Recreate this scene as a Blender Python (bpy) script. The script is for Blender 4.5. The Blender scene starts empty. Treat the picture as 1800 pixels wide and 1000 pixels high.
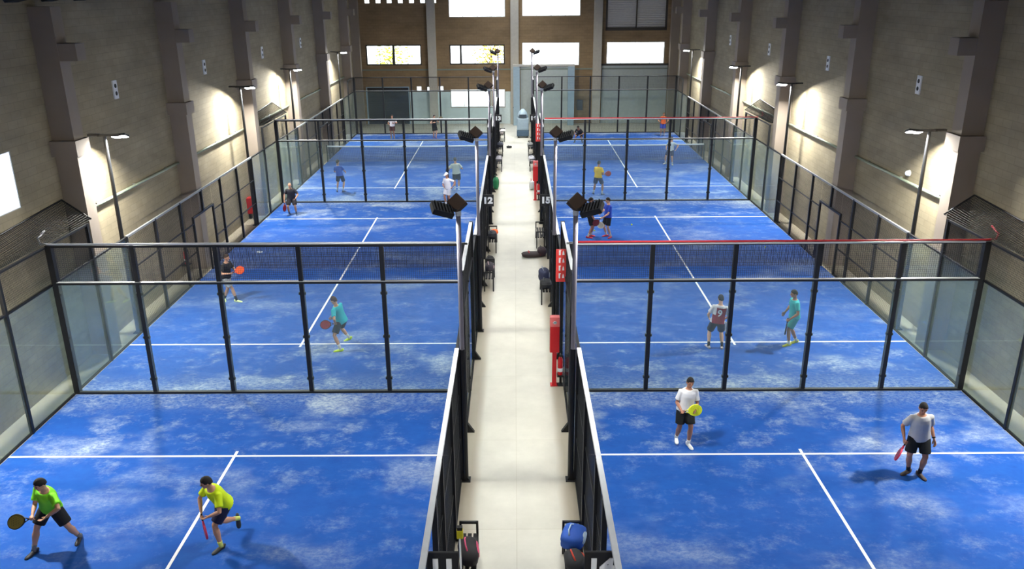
import bpy, bmesh, math, random
from mathutils import Vector, Matrix, Quaternion
random.seed(7)
S = bpy.context.scene
COL = S.collection
V = Vector

# ------------------------------------------------------------------ materials
MATS = {}

def _new(name):
    m = bpy.data.materials.new(name)
    m.use_nodes = True
    nt = m.node_tree
    b = nt.nodes['Principled BSDF']
    return m, nt, b

def lin(r, g, b):
    f = lambda c: (c / 255.0) / 12.92 if c <= 10 else (((c / 255.0) + 0.055) / 1.055) ** 2.4
    return (f(r), f(g), f(b), 1.0)

def plain(name, rgb, rough=0.6, metal=0.0, var=0.12, scale=6.0, bump=0.0):
    """principled with a soft procedural mottling"""
    if name in MATS: return MATS[name]
    m, nt, b = _new(name)
    c = lin(*rgb)
    N = nt.nodes; L = nt.links
    tc = N.new('ShaderNodeTexCoord')
    nz = N.new('ShaderNodeTexNoise'); nz.inputs['Scale'].default_value = scale; nz.inputs['Detail'].default_value = 4
    L.new(tc.outputs['Object'], nz.inputs['Vector'])
    mx = N.new('ShaderNodeMix'); mx.data_type = 'RGBA'
    mx.inputs['A'].default_value = tuple(x * (1 - var) for x in c[:3]) + (1,)
    mx.inputs['B'].default_value = tuple(min(1, x * (1 + var)) for x in c[:3]) + (1,)
    L.new(nz.outputs['Fac'], mx.inputs['Factor'])
    L.new(mx.outputs['Result'], b.inputs['Base Color'])
    b.inputs['Roughness'].default_value = rough
    b.inputs['Metallic'].default_value = metal
    if bump:
        bp = N.new('ShaderNodeBump'); bp.inputs['Strength'].default_value = bump
        L.new(nz.outputs['Fac'], bp.inputs['Height']); L.new(bp.outputs['Normal'], b.inputs['Normal'])
    MATS[name] = m
    return m

def emit(name, rgb, strength):
    if name in MATS: return MATS[name]
    m, nt, b = _new(name)
    b.inputs['Base Color'].default_value = lin(*rgb)
    b.inputs['Emission Color'].default_value = lin(*rgb)
    b.inputs['Emission Strength'].default_value = strength
    MATS[name] = m
    return m

def glass(name, tint, diffuse_mix, gloss=0.6):
    m, nt, b = _new(name)
    N = nt.nodes; L = nt.links
    N.remove(b)
    out = N['Material Output']
    tr = N.new('ShaderNodeBsdfTransparent'); tr.inputs['Color'].default_value = tint
    gl = N.new('ShaderNodeBsdfGlossy'); gl.inputs['Roughness'].default_value = 0.03
    df = N.new('ShaderNodeBsdfDiffuse'); df.inputs['Color'].default_value = (0.50, 0.61, 0.58, 1)  # pale grey-green diffuse layer, mixed unevenly over the clear pane
    fr = N.new('ShaderNodeFresnel'); fr.inputs['IOR'].default_value = 1.4
    mu = N.new('ShaderNodeMath'); mu.operation = 'MULTIPLY'; mu.inputs[1].default_value = gloss
    L.new(fr.outputs[0], mu.inputs[0])
    nz = N.new('ShaderNodeTexNoise'); nz.inputs['Scale'].default_value = 1.3; nz.inputs['Detail'].default_value = 5
    tc = N.new('ShaderNodeTexCoord'); L.new(tc.outputs['Object'], nz.inputs['Vector'])
    mr = N.new('ShaderNodeMapRange'); mr.inputs['From Min'].default_value = 0.3; mr.inputs['From Max'].default_value = 0.7
    mr.inputs['To Min'].default_value = diffuse_mix * 0.75; mr.inputs['To Max'].default_value = diffuse_mix * 1.25
    L.new(nz.outputs['Fac'], mr.inputs['Value'])
    m1 = N.new('ShaderNodeMixShader'); L.new(mr.outputs[0], m1.inputs[0]); L.new(tr.outputs[0], m1.inputs[1]); L.new(df.outputs[0], m1.inputs[2])
    m2 = N.new('ShaderNodeMixShader'); L.new(mu.outputs[0], m2.inputs[0]); L.new(m1.outputs[0], m2.inputs[1]); L.new(gl.outputs[0], m2.inputs[2])
    L.new(m2.outputs[0], out.inputs['Surface'])
    return m

def block_wall(name, axis, ca, cb, mortar, stain=0.28):
    """concrete block masonry; axis = world axis that runs along the wall"""
    m, nt, b = _new(name)
    N = nt.nodes; L = nt.links
    geo = N.new('ShaderNodeNewGeometry')
    sp = N.new('ShaderNodeSeparateXYZ'); L.new(geo.outputs['Position'], sp.inputs[0])
    cb_ = N.new('ShaderNodeCombineXYZ'); L.new(sp.outputs['XYZ'.index(axis)], cb_.inputs[0]); L.new(sp.outputs[2], cb_.inputs[1])
    br = N.new('ShaderNodeTexBrick')
    br.inputs['Scale'].default_value = 1.0
    br.inputs['Brick Width'].default_value = 0.4; br.inputs['Row Height'].default_value = 0.2
    br.inputs['Mortar Size'].default_value = 0.012; br.inputs['Mortar Smooth'].default_value = 0.6
    br.inputs['Color1'].default_value = ca; br.inputs['Color2'].default_value = cb; br.inputs['Mortar'].default_value = mortar
    L.new(cb_.outputs[0], br.inputs['Vector'])
    nz = N.new('ShaderNodeTexNoise'); nz.inputs['Scale'].default_value = 0.5; nz.inputs['Detail'].default_value = 6; nz.inputs['Roughness'].default_value = 0.65
    mp = N.new('ShaderNodeMapping'); mp.inputs['Scale'].default_value = (0.9, 2.6, 1); L.new(cb_.outputs[0], mp.inputs[0]); L.new(mp.outputs[0], nz.inputs['Vector'])
    mr = N.new('ShaderNodeMapRange'); mr.inputs['From Min'].default_value = 0.3; mr.inputs['From Max'].default_value = 0.7
    mr.inputs['To Min'].default_value = 1 - stain; mr.inputs['To Max'].default_value = 1.1
    L.new(nz.outputs['Fac'], mr.inputs['Value'])
    mx = N.new('ShaderNodeMix'); mx.data_type = 'RGBA'; mx.blend_type = 'MULTIPLY'; mx.inputs['Factor'].default_value = 1
    L.new(br.outputs['Color'], mx.inputs['A'])
    cc = N.new('ShaderNodeCombineColor'); 
    for i in range(3): L.new(mr.outputs[0], cc.inputs[i])
    L.new(cc.outputs[0], mx.inputs['B'])
    L.new(mx.outputs['Result'], b.inputs['Base Color'])
    b.inputs['Roughness'].default_value = 0.9
    bp = N.new('ShaderNodeBump'); bp.inputs['Strength'].default_value = 0.1; bp.inputs['Distance'].default_value = 0.01
    L.new(br.outputs['Fac'], bp.inputs['Height']); bp.invert = True
    L.new(bp.outputs['Normal'], b.inputs['Normal'])
    MATS[name] = m
    return m

def turf_material():
    m, nt, b = _new('blue_turf')
    N = nt.nodes; L = nt.links
    geo = N.new('ShaderNodeNewGeometry')
    def noise(sx, sy, detail, rough, off=0.0):
        mp = N.new('ShaderNodeMapping'); mp.inputs['Scale'].default_value = (sx, sy, 1); mp.inputs['Location'].default_value = (off, off * 1.7, 0)
        L.new(geo.outputs['Position'], mp.inputs[0])
        n = N.new('ShaderNodeTexNoise'); n.inputs['Scale'].default_value = 1; n.inputs['Detail'].default_value = detail; n.inputs['Roughness'].default_value = rough
        L.new(mp.outputs[0], n.inputs['Vector'])
        return n.outputs['Fac']
    def rng(sock, a, c, lo=0.0, hi=1.0):
        r = N.new('ShaderNodeMapRange'); r.inputs['From Min'].default_value = a; r.inputs['From Max'].default_value = c
        r.inputs['To Min'].default_value = lo; r.inputs['To Max'].default_value = hi; r.interpolation_type = 'SMOOTHSTEP'
        L.new(sock, r.inputs['Value']); return r.outputs[0]
    def op(kind, a, c):
        o = N.new('ShaderNodeMath'); o.operation = kind
        for i, s in enumerate((a, c)):
            if isinstance(s, (int, float)): o.inputs[i].default_value = s
            else: L.new(s, o.inputs[i])
        return o.outputs[0]
    big = rng(noise(0.32, 0.45, 4, 0.6), 0.50, 0.72)
    mid = rng(noise(1.1, 1.3, 8, 0.75, 3.0), 0.49, 0.73)
    fine = rng(noise(9, 13, 6, 0.8, 9.0), 0.36, 0.68)
    # sand gathers near the glass walls (every 20 m)
    sp = N.new('ShaderNodeSeparateXYZ'); L.new(geo.outputs['Position'], sp.inputs[0])
    t = op('SUBTRACT', sp.outputs[1], 18.884)
    pm = N.new('ShaderNodeMath'); pm.operation = 'PINGPONG'; L.new(t, pm.inputs[0]); pm.inputs[1].default_value = 10.0
    near = rng(pm.outputs[0], 1.0, 5.5, 1.1, 0.5)
    edge = rng(pm.outputs[0], 0.1, 1.3, 0.45, 0.0)
    sand = op('MULTIPLY', op('ADD', op('MULTIPLY', big, 0.95), op('MULTIPLY', mid, 0.75)), near)
    sand = op('ADD', op('MULTIPLY', sand, op('ADD', op('MULTIPLY', fine, 0.75), 0.35)), op('MULTIPLY', edge, fine))
    sand = op('MINIMUM', op('MULTIPLY', sand, 0.85), 0.82)
    mx0 = N.new('ShaderNodeMix'); mx0.data_type = 'RGBA'
    mx0.inputs['A'].default_value = lin(8, 58, 138); mx0.inputs['B'].default_value = lin(24, 90, 170)
    L.new(noise(2.2, 3.0, 6, 0.7, 5.0), mx0.inputs['Factor'])
    mx = N.new('ShaderNodeMix'); mx.data_type = 'RGBA'
    L.new(sand, mx.inputs['Factor']); L.new(mx0.outputs['Result'], mx.inputs['A']); mx.inputs['B'].default_value = lin(176, 188, 196)
    L.new(mx.outputs['Result'], b.inputs['Base Color'])
    b.inputs['Roughness'].default_value = 0.85
    b.inputs['Specular IOR Level'].default_value = 0.25
    return m

def floor_material():
    m, nt, b = _new('concrete_floor')
    N = nt.nodes; L = nt.links
    geo = N.new('ShaderNodeNewGeometry')
    br = N.new('ShaderNodeTexBrick'); br.offset = 0.0
    br.inputs['Scale'].default_value = 1; br.inputs['Brick Width'].default_value = 4.6; br.inputs['Row Height'].default_value = 3.3
    br.inputs['Mortar Size'].default_value = 0.012; br.inputs['Mortar Smooth'].default_value = 0.5
    br.inputs['Color1'].default_value = lin(203, 200, 188); br.inputs['Color2'].default_value = lin(196, 193, 181); br.inputs['Mortar'].default_value = lin(188, 184, 170)
    L.new(geo.outputs['Position'], br.inputs['Vector'])
    nz = N.new('ShaderNodeTexNoise'); nz.inputs['Scale'].default_value = 1.1; nz.inputs['Detail'].default_value = 7; nz.inputs['Roughness'].default_value = 0.65
    L.new(geo.outputs['Position'], nz.inputs['Vector'])
    mr = N.new('ShaderNodeMapRange'); mr.inputs['From Min'].default_value = 0.3; mr.inputs['From Max'].default_value = 0.7; mr.inputs['To Min'].default_value = 0.86; mr.inputs['To Max'].default_value = 1.04
    L.new(nz.outputs['Fac'], mr.inputs['Value'])
    mx = N.new('ShaderNodeMix'); mx.data_type = 'RGBA'; mx.blend_type = 'MULTIPLY'; mx.inputs['Factor'].default_value = 1
    cc = N.new('ShaderNodeCombineColor')
    for i in range(3): L.new(mr.outputs[0], cc.inputs[i])
    L.new(br.outputs['Color'], mx.inputs['A']); L.new(cc.outputs[0], mx.inputs['B'])
    # tan tone blended in towards both fence feet, with a wavering edge
    sp = N.new('ShaderNodeSeparateXYZ'); L.new(geo.outputs['Position'], sp.inputs[0])
    sb = N.new('ShaderNodeMath'); sb.operation = 'SUBTRACT'; L.new(sp.outputs[0], sb.inputs[0]); sb.inputs[1].default_value = 0.05
    ab = N.new('ShaderNodeMath'); ab.operation = 'ABSOLUTE'; L.new(sb.outputs[0], ab.inputs[0])
    wob = N.new('ShaderNodeMath'); wob.operation = 'MULTIPLY_ADD'; L.new(nz.outputs['Fac'], wob.inputs[0]); wob.inputs[1].default_value = 0.25; L.new(ab.outputs[0], wob.inputs[2])
    er = N.new('ShaderNodeMapRange'); er.inputs['From Min'].default_value = 0.92; er.inputs['From Max'].default_value = 1.12; er.inputs['To Max'].default_value = 0.55
    L.new(wob.outputs[0], er.inputs['Value'])
    m2 = N.new('ShaderNodeMix'); m2.data_type = 'RGBA'; L.new(er.outputs[0], m2.inputs['Factor']); L.new(mx.outputs['Result'], m2.inputs['A']); m2.inputs['B'].default_value = lin(158, 142, 112)
    L.new(m2.outputs['Result'], b.inputs['Base Color'])
    b.inputs['Roughness'].default_value = 0.42
    return m

M_BLACK = plain('black_steel', (24, 25, 28), 0.5, 0.2)
M_DARK = plain('dark_bracket', (14, 14, 16), 0.6)
M_RAIL = plain('pale_rail', (214, 216, 218), 0.4, 0.1)
M_GREYRAIL = plain('grey_rail', (150, 152, 152), 0.45, 0.3)
M_WIRE = plain('fence_wire', (30, 32, 34), 0.6)
M_NETCORD = plain('net_cord', (20, 28, 62), 0.8)
M_GREENNET = plain('green_netting', (18, 22, 18), 0.9)
M_WHITE = plain('white_paint', (232, 234, 236), 0.6, var=0.03)
M_RED = plain('red_enamel', (196, 26, 34), 0.4)
M_PINK = plain('pale_red_enamel', (226, 110, 108), 0.45)
M_REDLINE = plain('red_cable', (214, 48, 58), 0.5)
M_POLE = plain('dark_grey_pole', (128, 124, 134), 0.5, 0.1)
M_CONC = plain('column_concrete', (146, 134, 122), 0.9, 0, 0.14, 1.4)
M_ROOF = plain('roof_steel', (28, 27, 28), 0.8, 0.1)
M_PIPE = plain('pale_green_pipe', (150, 160, 138), 0.5)
M_BROWNBOX = plain('brown_lamp_back', (70, 48, 30), 0.6)
M_GLASS = glass('court_glass', (0.94, 0.98, 0.97, 1), 0.07, 0.4)
M_FGLASS = glass('far_glass', (0.93, 0.97, 0.97, 1), 0.03, 0.25)
M_SGLASS = glass('side_glass', (0.90, 0.96, 0.94, 1), 0.09, 0.22)
M_AGLASS = glass('aisle_glass', (0.72, 0.76, 0.78, 1), 0.02, 0.12)
M_WINGLASS = glass('window_glass', (0.96, 0.98, 0.97, 1), 0.01, 0.4)
M_OPAL = emit('opal_window', (236, 240, 250), 1.6)
M_LAMP = emit('led_panel', (244, 248, 250), 30.0)
M_RIDGE_FILL = emit('ridge_fill_panel', (235, 242, 250), 2.0)
M_TURF = turf_material()
M_FLOOR = floor_material()
M_WALLY = block_wall('block_wall_long', 'Y', lin(160, 148, 122), lin(153, 141, 115), lin(144, 133, 108))
M_WALLX = block_wall('block_wall_end', 'X', lin(150, 126, 94), lin(144, 120, 89), lin(134, 112, 83))

# ------------------------------------------------------------------ mesh builder
class MB:
    def __init__(s): s.v = []; s.f = []; s.mi = []
    def add(s, vs, fs, mi=0):
        o = len(s.v); s.v += [tuple(v) for v in vs]; s.f += [tuple(i + o for i in f) for f in fs]; s.mi += [mi] * len(fs)
    def box(s, a, b, mi=0):
        (x0, y0, z0), (x1, y1, z1) = a, b
        vs = [(x0, y0, z0), (x1, y0, z0), (x1, y1, z0), (x0, y1, z0), (x0, y0, z1), (x1, y0, z1), (x1, y1, z1), (x0, y1, z1)]
        s.add(vs, [(0, 3, 2, 1), (4, 5, 6, 7), (0, 1, 5, 4), (1, 2, 6, 5), (2, 3, 7, 6), (3, 0, 4, 7)], mi)
    def cbox(s, c, d, mi=0): s.box([c[i] - d[i] / 2 for i in range(3)], [c[i] + d[i] / 2 for i in range(3)], mi)
    def obox(s, c, d, R, mi=0):
        m = MB(); m.cbox((0, 0, 0), d)
        s.add([V(c) + R @ V(v) for v in m.v], m.f, mi)
    def rbox(s, a, b, r=0.02, mi=0, R=None, c=None):
        """box with chamfered edges"""
        bm = bmesh.new(); bmesh.ops.create_cube(bm, size=1)
        for v in bm.verts:
            v.co = V([a[i] + (v.co[i] + 0.5) * (b[i] - a[i]) for i in range(3)])
        bmesh.ops.bevel(bm, geom=bm.edges[:], offset=r, segments=2, profile=0.6, affect='EDGES')
        bm.verts.index_update()
        vs = [v.co.copy() for v in bm.verts]
        if R is not None: vs = [V(c) + R @ v for v in vs]
        s.add(vs, [[v.index for v in f.verts] for f in bm.faces], mi); bm.free()
    def tube(s, pts, rad, n=10, mi=0, axis=None, caps=True):
        """sweep; rad = r or (rx, ry) per point; axis = direction(s) the rx points along"""
        pts = [V(p) for p in pts]; k = len(pts)
        rings = []
        prev = None
        for i, p in enumerate(pts):
            t = (pts[min(i + 1, k - 1)] - pts[max(i - 1, 0)])
            t = t.normalized() if t.length > 1e-9 else V((0, 0, 1))
            if axis is not None: a = V(axis[i] if isinstance(axis, list) else axis)
            elif prev is not None: a = prev
            else: a = V((1, 0, 0)) if abs(t.x) < 0.8 else V((0, 1, 0))
            a = (a - t * a.dot(t))
            a = a.normalized() if a.length > 1e-6 else t.orthogonal().normalized()
            prev = a; bb = t.cross(a)
            r = rad[i] if isinstance(rad, (list, tuple)) else rad
            rx, ry = r if isinstance(r, (list, tuple)) else (r, r)
            rings.append([p + a * (rx * math.cos(2 * math.pi * j / n)) + bb * (ry * math.sin(2 * math.pi * j / n)) for j in range(n)])
        vs = [v for r in rings for v in r]; fs = []
        for i in range(k - 1):
            for j in range(n):
                fs.append((i * n + j, i * n + (j + 1) % n, (i + 1) * n + (j + 1) % n, (i + 1) * n + j))
        if caps:
            fs.append(tuple(range(n - 1, -1, -1))); fs.append(tuple((k - 1) * n + j for j in range(n)))
        s.add(vs, fs, mi)
    def ball(s, c, r, R=None, nu=14, nv=9, mi=0, fn=None):
        r = r if isinstance(r, (list, tuple)) else (r, r, r)
        vs = []; fs = []
        for i in range(nv + 1):
            th = math.pi * i / nv
            for j in range(nu):
                ph = 2 * math.pi * j / nu
                d = V((math.sin(th) * math.cos(ph), math.sin(th) * math.sin(ph), math.cos(th)))
                k = fn(d) if fn else 1.0
                q = V((d.x * r[0], d.y * r[1], d.z * r[2])) * k
                vs.append(V(c) + (R @ q if R is not None else q))
        for i in range(nv):
            for j in range(nu):
                a, b = i * nu + j, i * nu + (j + 1) % nu
                fs.append((a, a + nu, b + nu, b))
        s.add(vs, fs, mi)
    def mesh(s, name, mats, smooth=False):
        me = bpy.data.meshes.new(name); me.from_pydata([tuple(v) for v in s.v], [], s.f)
        for m in (mats if isinstance(mats, (list, tuple)) else [mats]): me.materials.append(m)
        for p, k in zip(me.polygons, s.mi): p.material_index = k; p.use_smooth = smooth
        bm = bmesh.new(); bm.from_mesh(me); bmesh.ops.remove_doubles(bm, verts=bm.verts[:], dist=1e-6)
        bmesh.ops.recalc_face_normals(bm, faces=bm.faces[:]); bm.to_mesh(me); bm.free()
        return me
    def build(s, name, mats, parent=None, loc=(0, 0, 0), smooth=False):
        return link(name, s.mesh(name, mats, smooth), parent, loc)

def link(name, data, parent=None, loc=(0, 0, 0)):
    o = bpy.data.objects.new(name, data); COL.objects.link(o)
    o.location = loc
    if parent is not None: o.parent = parent
    return o

NUMW = {'11': 'eleven', '12': 'twelve', '13': 'thirteen', '14': 'fourteen', '15': 'fifteen', '16': 'sixteen'}
def tag(o, label, cat, group=None):
    for k_, w_ in NUMW.items(): label = label.replace(k_, w_)
    o['label'] = label; o['category'] = cat
    if group: o['group'] = group
    return o

def thing(name, label, cat, loc=(0, 0, 0), group=None):
    return tag(link(name, None, None, loc), label, cat, group)

def struct(o):
    o['kind'] = 'structure'
    return o

def copy_tree(o, parent=None):
    c = o.copy(); COL.objects.link(c); c.parent = parent
    for ch in list(o.children): copy_tree(ch, c)
    return c

def box(name, a, b, mat, parent=None, loc=(0, 0, 0)):
    m = MB(); m.box(a, b); return m.build(name, mat, parent, loc)

# ------------------------------------------------------------------ layout numbers
XL, XR = -6.227, 6.307          # court centre lines
Y0 = 18.884                     # first glass wall between two courts
ROWS = [Y0 - 10, Y0 + 10, Y0 + 30]
WL, WR, WE, WB = -12.0, 12.1, 63.5, -6.0
EAVE = 9.35
COURTS = {(0, 'L'): 11, (1, 'L'): 12, (2, 'L'): 13, (0, 'R'): 14, (1, 'R'): 15, (2, 'R'): 16}
POS = {0: 'in the first row', 1: 'in the middle row', 2: 'in the last row'}

# ------------------------------------------------------------------ room shell
struct(box('floor', (WL - 0.4, WB - 0.4, -0.3), (WR + 0.4, WE + 0.4, 0), M_FLOOR))

def wall_with_holes(name, mat, along, lo, hi, z0, z1, near, far, holes):
    """along = 'X' or 'Y'; holes = (a0, a1, z0, z1)"""
    us = sorted({lo, hi} | {h[0] for h in holes} | {h[1] for h in holes})
    zs = sorted({z0, z1} | {h[2] for h in holes} | {h[3] for h in holes})
    m = MB()
    for i in range(len(us) - 1):
        for j in range(len(zs) - 1):
            cu, cz = (us[i] + us[i + 1]) / 2, (zs[j] + zs[j + 1]) / 2
            if any(h[0] < cu < h[1] and h[2] < cz < h[3] for h in holes): continue
            if along == 'X': m.box((us[i], near, zs[j]), (us[i + 1], far, zs[j + 1]))
            else: m.box((near, us[i], zs[j]), (far, us[i + 1], zs[j + 1]))
    return struct(m.build(name, mat))

LEFT_WIN = (16.9, 19.46, 4.76, 6.14)
wall_with_holes('wall_left', M_WALLY, 'Y', WB - 0.4, WE + 0.4, 0, EAVE + 0.34, WL - 0.4, WL, [LEFT_WIN])
wall_with_holes('wall_right', M_WALLY, 'Y', WB - 0.4, WE + 0.4, 0, EAVE + 0.34, WR, WR + 0.4, [])
END_WINS = [(-11.06, -6.93, 4.36, 5.84, 'dark2'), (-4.83, -0.72, 4.38, 5.82, 'dark1'), (0.58, 4.84, 4.28, 5.94, 'pale'), (6.86, 11.17, 4.37, 5.95, 'pale'),
            (-4.80, -0.66, 7.75, 9.20, 'pale'), (0.58, 4.86, 7.80, 9.20, 'pale'), (-4.84, -0.72, 1.24, 2.58, 'pale')]
SMALL_WINS = [(-10.95 + 0.815 * k, -10.57 + 0.815 * k, 8.74, 9.15) for k in range(7)] + [(-7.40, -7.02, 2.42, 2.82), (-6.62, -6.36, 2.44, 2.78), (-5.74, -5.36, 2.42, 2.82)]
DOOR = (-11.14, -8.02, 0.0, 2.72)
LOUVRE = (6.72, 11.25, 6.75, 9.2)
wall_with_holes('wall_far', M_WALLX, 'X', WL - 0.4, WR + 0.4, 0, EAVE + 0.1, WE, WE + 0.35, [w[:4] for w in END_WINS] + SMALL_WINS + [DOOR, LOUVRE])
wall_with_holes('wall_back', M_WALLX, 'X', WL - 0.4, WR + 0.4, 0, EAVE + 0.1, WB - 0.35, WB, [])

# gables and the ribbed roof
for nm, y, mat in (('wall_far_gable', WE, M_WALLX), ('wall_back_gable', WB - 0.35, M_WALLX)):
    m = MB(); xm = (WL + WR) / 2
    vs = [(WL - 0.4, y, EAVE + 0.1), (WR + 0.4, y, EAVE + 0.1), (xm, y, 12.25)]
    m.add(vs + [(v[0], v[1] + 0.35, v[2]) for v in vs], [(0, 1, 2), (5, 4, 3), (0, 3, 4, 1), (1, 4, 5, 2), (2, 5, 3, 0)])
    struct(m.build(nm, mat))

def roof_slope(side):
    m = MB(); xm = (WL + WR) / 2
    xe = WL - 0.4 if side == 'L' else WR + 0.4
    xr = xm - 0.9 if side == 'L' else xm + 0.9
    prof = []; y = WB - 0.4
    while y < WE + 0.4:
        prof += [(y, 0.0), (y + 0.75, 0.0), (y + 0.95, -0.2), (y + 1.5, -0.2)]
        y += 1.62
    vs = []
    for (py, dz) in prof:
        vs += [(xe, py, EAVE + 0.22 + dz), (xr, py, 12.1 + dz), (xe, py, EAVE + 0.42), (xr, py, 12.3)]
    fs = []
    for i in range(len(prof) - 1):
        a, b = 4 * i, 4 * i + 4
        fs += [(a, a + 1, b + 1, b), (a + 2, b + 2, b + 3, a + 3), (a, b, b + 2, a + 2), (a + 1, a + 3, b + 3, b + 1)]
    m.add(vs, fs)
    return struct(m.build('ceiling_slope', M_ROOF))
roof_slope('L'); roof_slope('R')
# glowing strip closing the ridge, out of view, added as general fill
m = MB(); m.box(((WL + WR) / 2 - 0.95, WB - 0.4, 12.2), ((WL + WR) / 2 + 0.95, WE + 0.4, 12.28))
struct(m.build('ceiling_fill_strip', M_RIDGE_FILL))

# columns
COLY = [21.33 - 7.57, 21.33, 28.92, 36.5, 44.1, 51.65, 59.1]
def column(side, y):
    x0, d = (WL, 1) if side == 'L' else (WR, -1)
    m = MB()
    m.box((min(x0, x0 + d * 0.58), y, 0), (max(x0, x0 + d * 0.58), y + 0.5, EAVE))
    m.box((min(x0, x0 + d * 0.68), y - 0.16, 5.66), (max(x0, x0 + d * 0.68), y + 0.56, 6.06))
    m.box((min(x0, x0 + d * 1.03), y + 0.02, 8.05), (max(x0, x0 + d * 1.03), y + 0.48, 8.47))
    struct(m.build('column', M_CONC))
for y in COLY: column('L', y); column('R', y)
for xc in (-6.1, 0.02, 6.15):
    struct(box('column_far', (xc - 0.3, WE - 0.42, 0), (xc + 0.3, WE, EAVE), plain('pale_column', (186, 180, 166), 0.85)))
for xc in (WL + 0.3, WR - 0.3):
    struct(box('column_corner', (xc - 0.3, WE - 0.5, 0), (xc + 0.3, WE, EAVE), M_CONC))
struct(box('trim_1', (WL, WE - 0.06, 3.98), (WR, WE - 0.001, 4.08), plain('conduit_grey', (120, 128, 116), 0.6)))

# windows
def window(n, w, style):
    x0, x1, z0, z1 = w[:4]
    fm = plain('window_frame_dark', (40, 38, 34), 0.5) if style.startswith('dark') else plain('window_frame_pale', (205, 208, 210), 0.5)
    root = struct(link('window_%d' % n, None, None, ((x0 + x1) / 2, WE, z0)))
    W, H = x1 - x0, z1 - z0
    f = 0.09 if style.startswith('dark') else 0.05
    m = MB()
    m.box((-W / 2, 0.05, 0), (W / 2, 0.17, f)); m.box((-W / 2, 0.05, H - f), (W / 2, 0.17, H))
    m.box((-W / 2, 0.05, f), (-W / 2 + f, 0.17, H - f)); m.box((W / 2 - f, 0.05, f), (W / 2, 0.17, H - f))
    thick = {'dark2': [0.5], 'dark1': [0.205], 'pale': []}[style]
    thin = {'dark2': [0.25, 0.75], 'dark1': [0.46, 0.72], 'pale': [0.25, 0.5, 0.75]}[style]
    for t in thick: m.box((-W / 2 + t * W - 0.08, 0.05, f), (-W / 2 + t * W + 0.08, 0.17, H - f))
    for t in thin: m.box((-W / 2 + t * W - 0.018, 0.08, f), (-W / 2 + t * W + 0.018, 0.15, H - f))
    m.build('window_frame', fm, root)
    box('window_pane', (-W / 2 + f, 0.105, f), (W / 2 - f, 0.117, H - f), M_WINGLASS, root)
n = 1
for w in END_WINS: window(n, w, w[4]); n += 1
for w in SMALL_WINS:
    x0, x1, z0, z1 = w
    r = struct(link('window_%d' % n, None, None, ((x0 + x1) / 2, WE, z0))); n += 1
    W, H = x1 - x0, z1 - z0
    m = MB(); m.box((-W / 2, 0.1, 0), (W / 2, 0.16, 0.03)); m.box((-W / 2, 0.1, H - 0.03), (W / 2, 0.16, H)); m.box((-W / 2, 0.1, 0.03), (-W / 2 + 0.03, 0.16, H - 0.03)); m.box((W / 2 - 0.03, 0.1, 0.03), (W / 2, 0.16, H - 0.03))
    m.build('window_frame', plain('window_frame_pale', (205, 208, 210), 0.5), r)
    box('window_pane', (-W / 2 + 0.03, 0.12, 0.03), (W / 2 - 0.03, 0.132, H - 0.03), M_WINGLASS, r)
y0, y1, z0, z1 = LEFT_WIN
r = struct(link('window_%d' % n, None, None, (WL, (y0 + y1) / 2, z0)))
W, H = y1 - y0, z1 - z0
m = MB()
for a, b in (((-0.06, -W / 2, 0), (-0.01, W / 2, 0.02)), ((-0.06, -W / 2, H - 0.02), (-0.01, W / 2, H)), ((-0.06, -W / 2, 0.02), (-0.01, -W / 2 + 0.02, H - 0.02)), ((-0.06, W / 2 - 0.02, 0.02), (-0.01, W / 2, H - 0.02))): m.box(a, b)
m.build('window_frame', plain('window_frame_pale', (205, 208, 210), 0.5), r)
box('window_pane', (-0.036, -W / 2 + 0.02, 0.02), (-0.024, W / 2 - 0.02, H - 0.02), M_OPAL, r)

# dark roller door, small notice on it
r = struct(link('door_1', None, None, ((DOOR[0] + DOOR[1]) / 2, WE, 0)))
W, H = DOOR[1] - DOOR[0], DOOR[3]
m = MB()
for k in range(18):
    z = k * H / 18
    m.box((-W / 2, 0.1, z), (W / 2, 0.16, z + H / 18 - 0.012)); m.box((-W / 2, 0.12, z), (W / 2, 0.15, z + H / 18))
m.build('shutter', plain('navy_shutter', (8, 9, 18), 0.5), r)
m = MB(); m.box((-W / 2 - 0.08, -0.03, 0), (-W / 2, 0.2, H + 0.08)); m.box((W / 2, -0.03, 0), (W / 2 + 0.08, 0.2, H + 0.08)); m.box((-W / 2, -0.03, H), (W / 2, 0.2, H + 0.08))
m.build('door_frame', plain('pale_blue_steel', (150, 172, 184), 0.5), r)

for k, (x0, x1, h) in enumerate(((6.55, 11.45, 4.25), (0.45, 4.0, 4.2))):
    r = struct(link('door_%d' % (k + 2), None, None, ((x0 + x1) / 2, WE, 0)))
    m = MB(); W = x1 - x0; nk = int(W / 0.25)
    for q in range(nk):
        a = -W / 2 + q * W / nk
        m.box((a, -0.05, 0), (a + W / nk - 0.02, -0.001, h)); m.box((a, -0.035, 0), (a + W / nk, -0.002, h))
    m.build('door_cladding', plain('grey_cladding', (176, 184, 180), 0.6), r)
    m = MB(); m.box((-W / 2 - 0.06, -0.08, h), (W / 2 + 0.06, -0.001, h + 0.14)); m.build('door_header', plain('header_dark', (60, 58, 54), 0.6), r)

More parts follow.
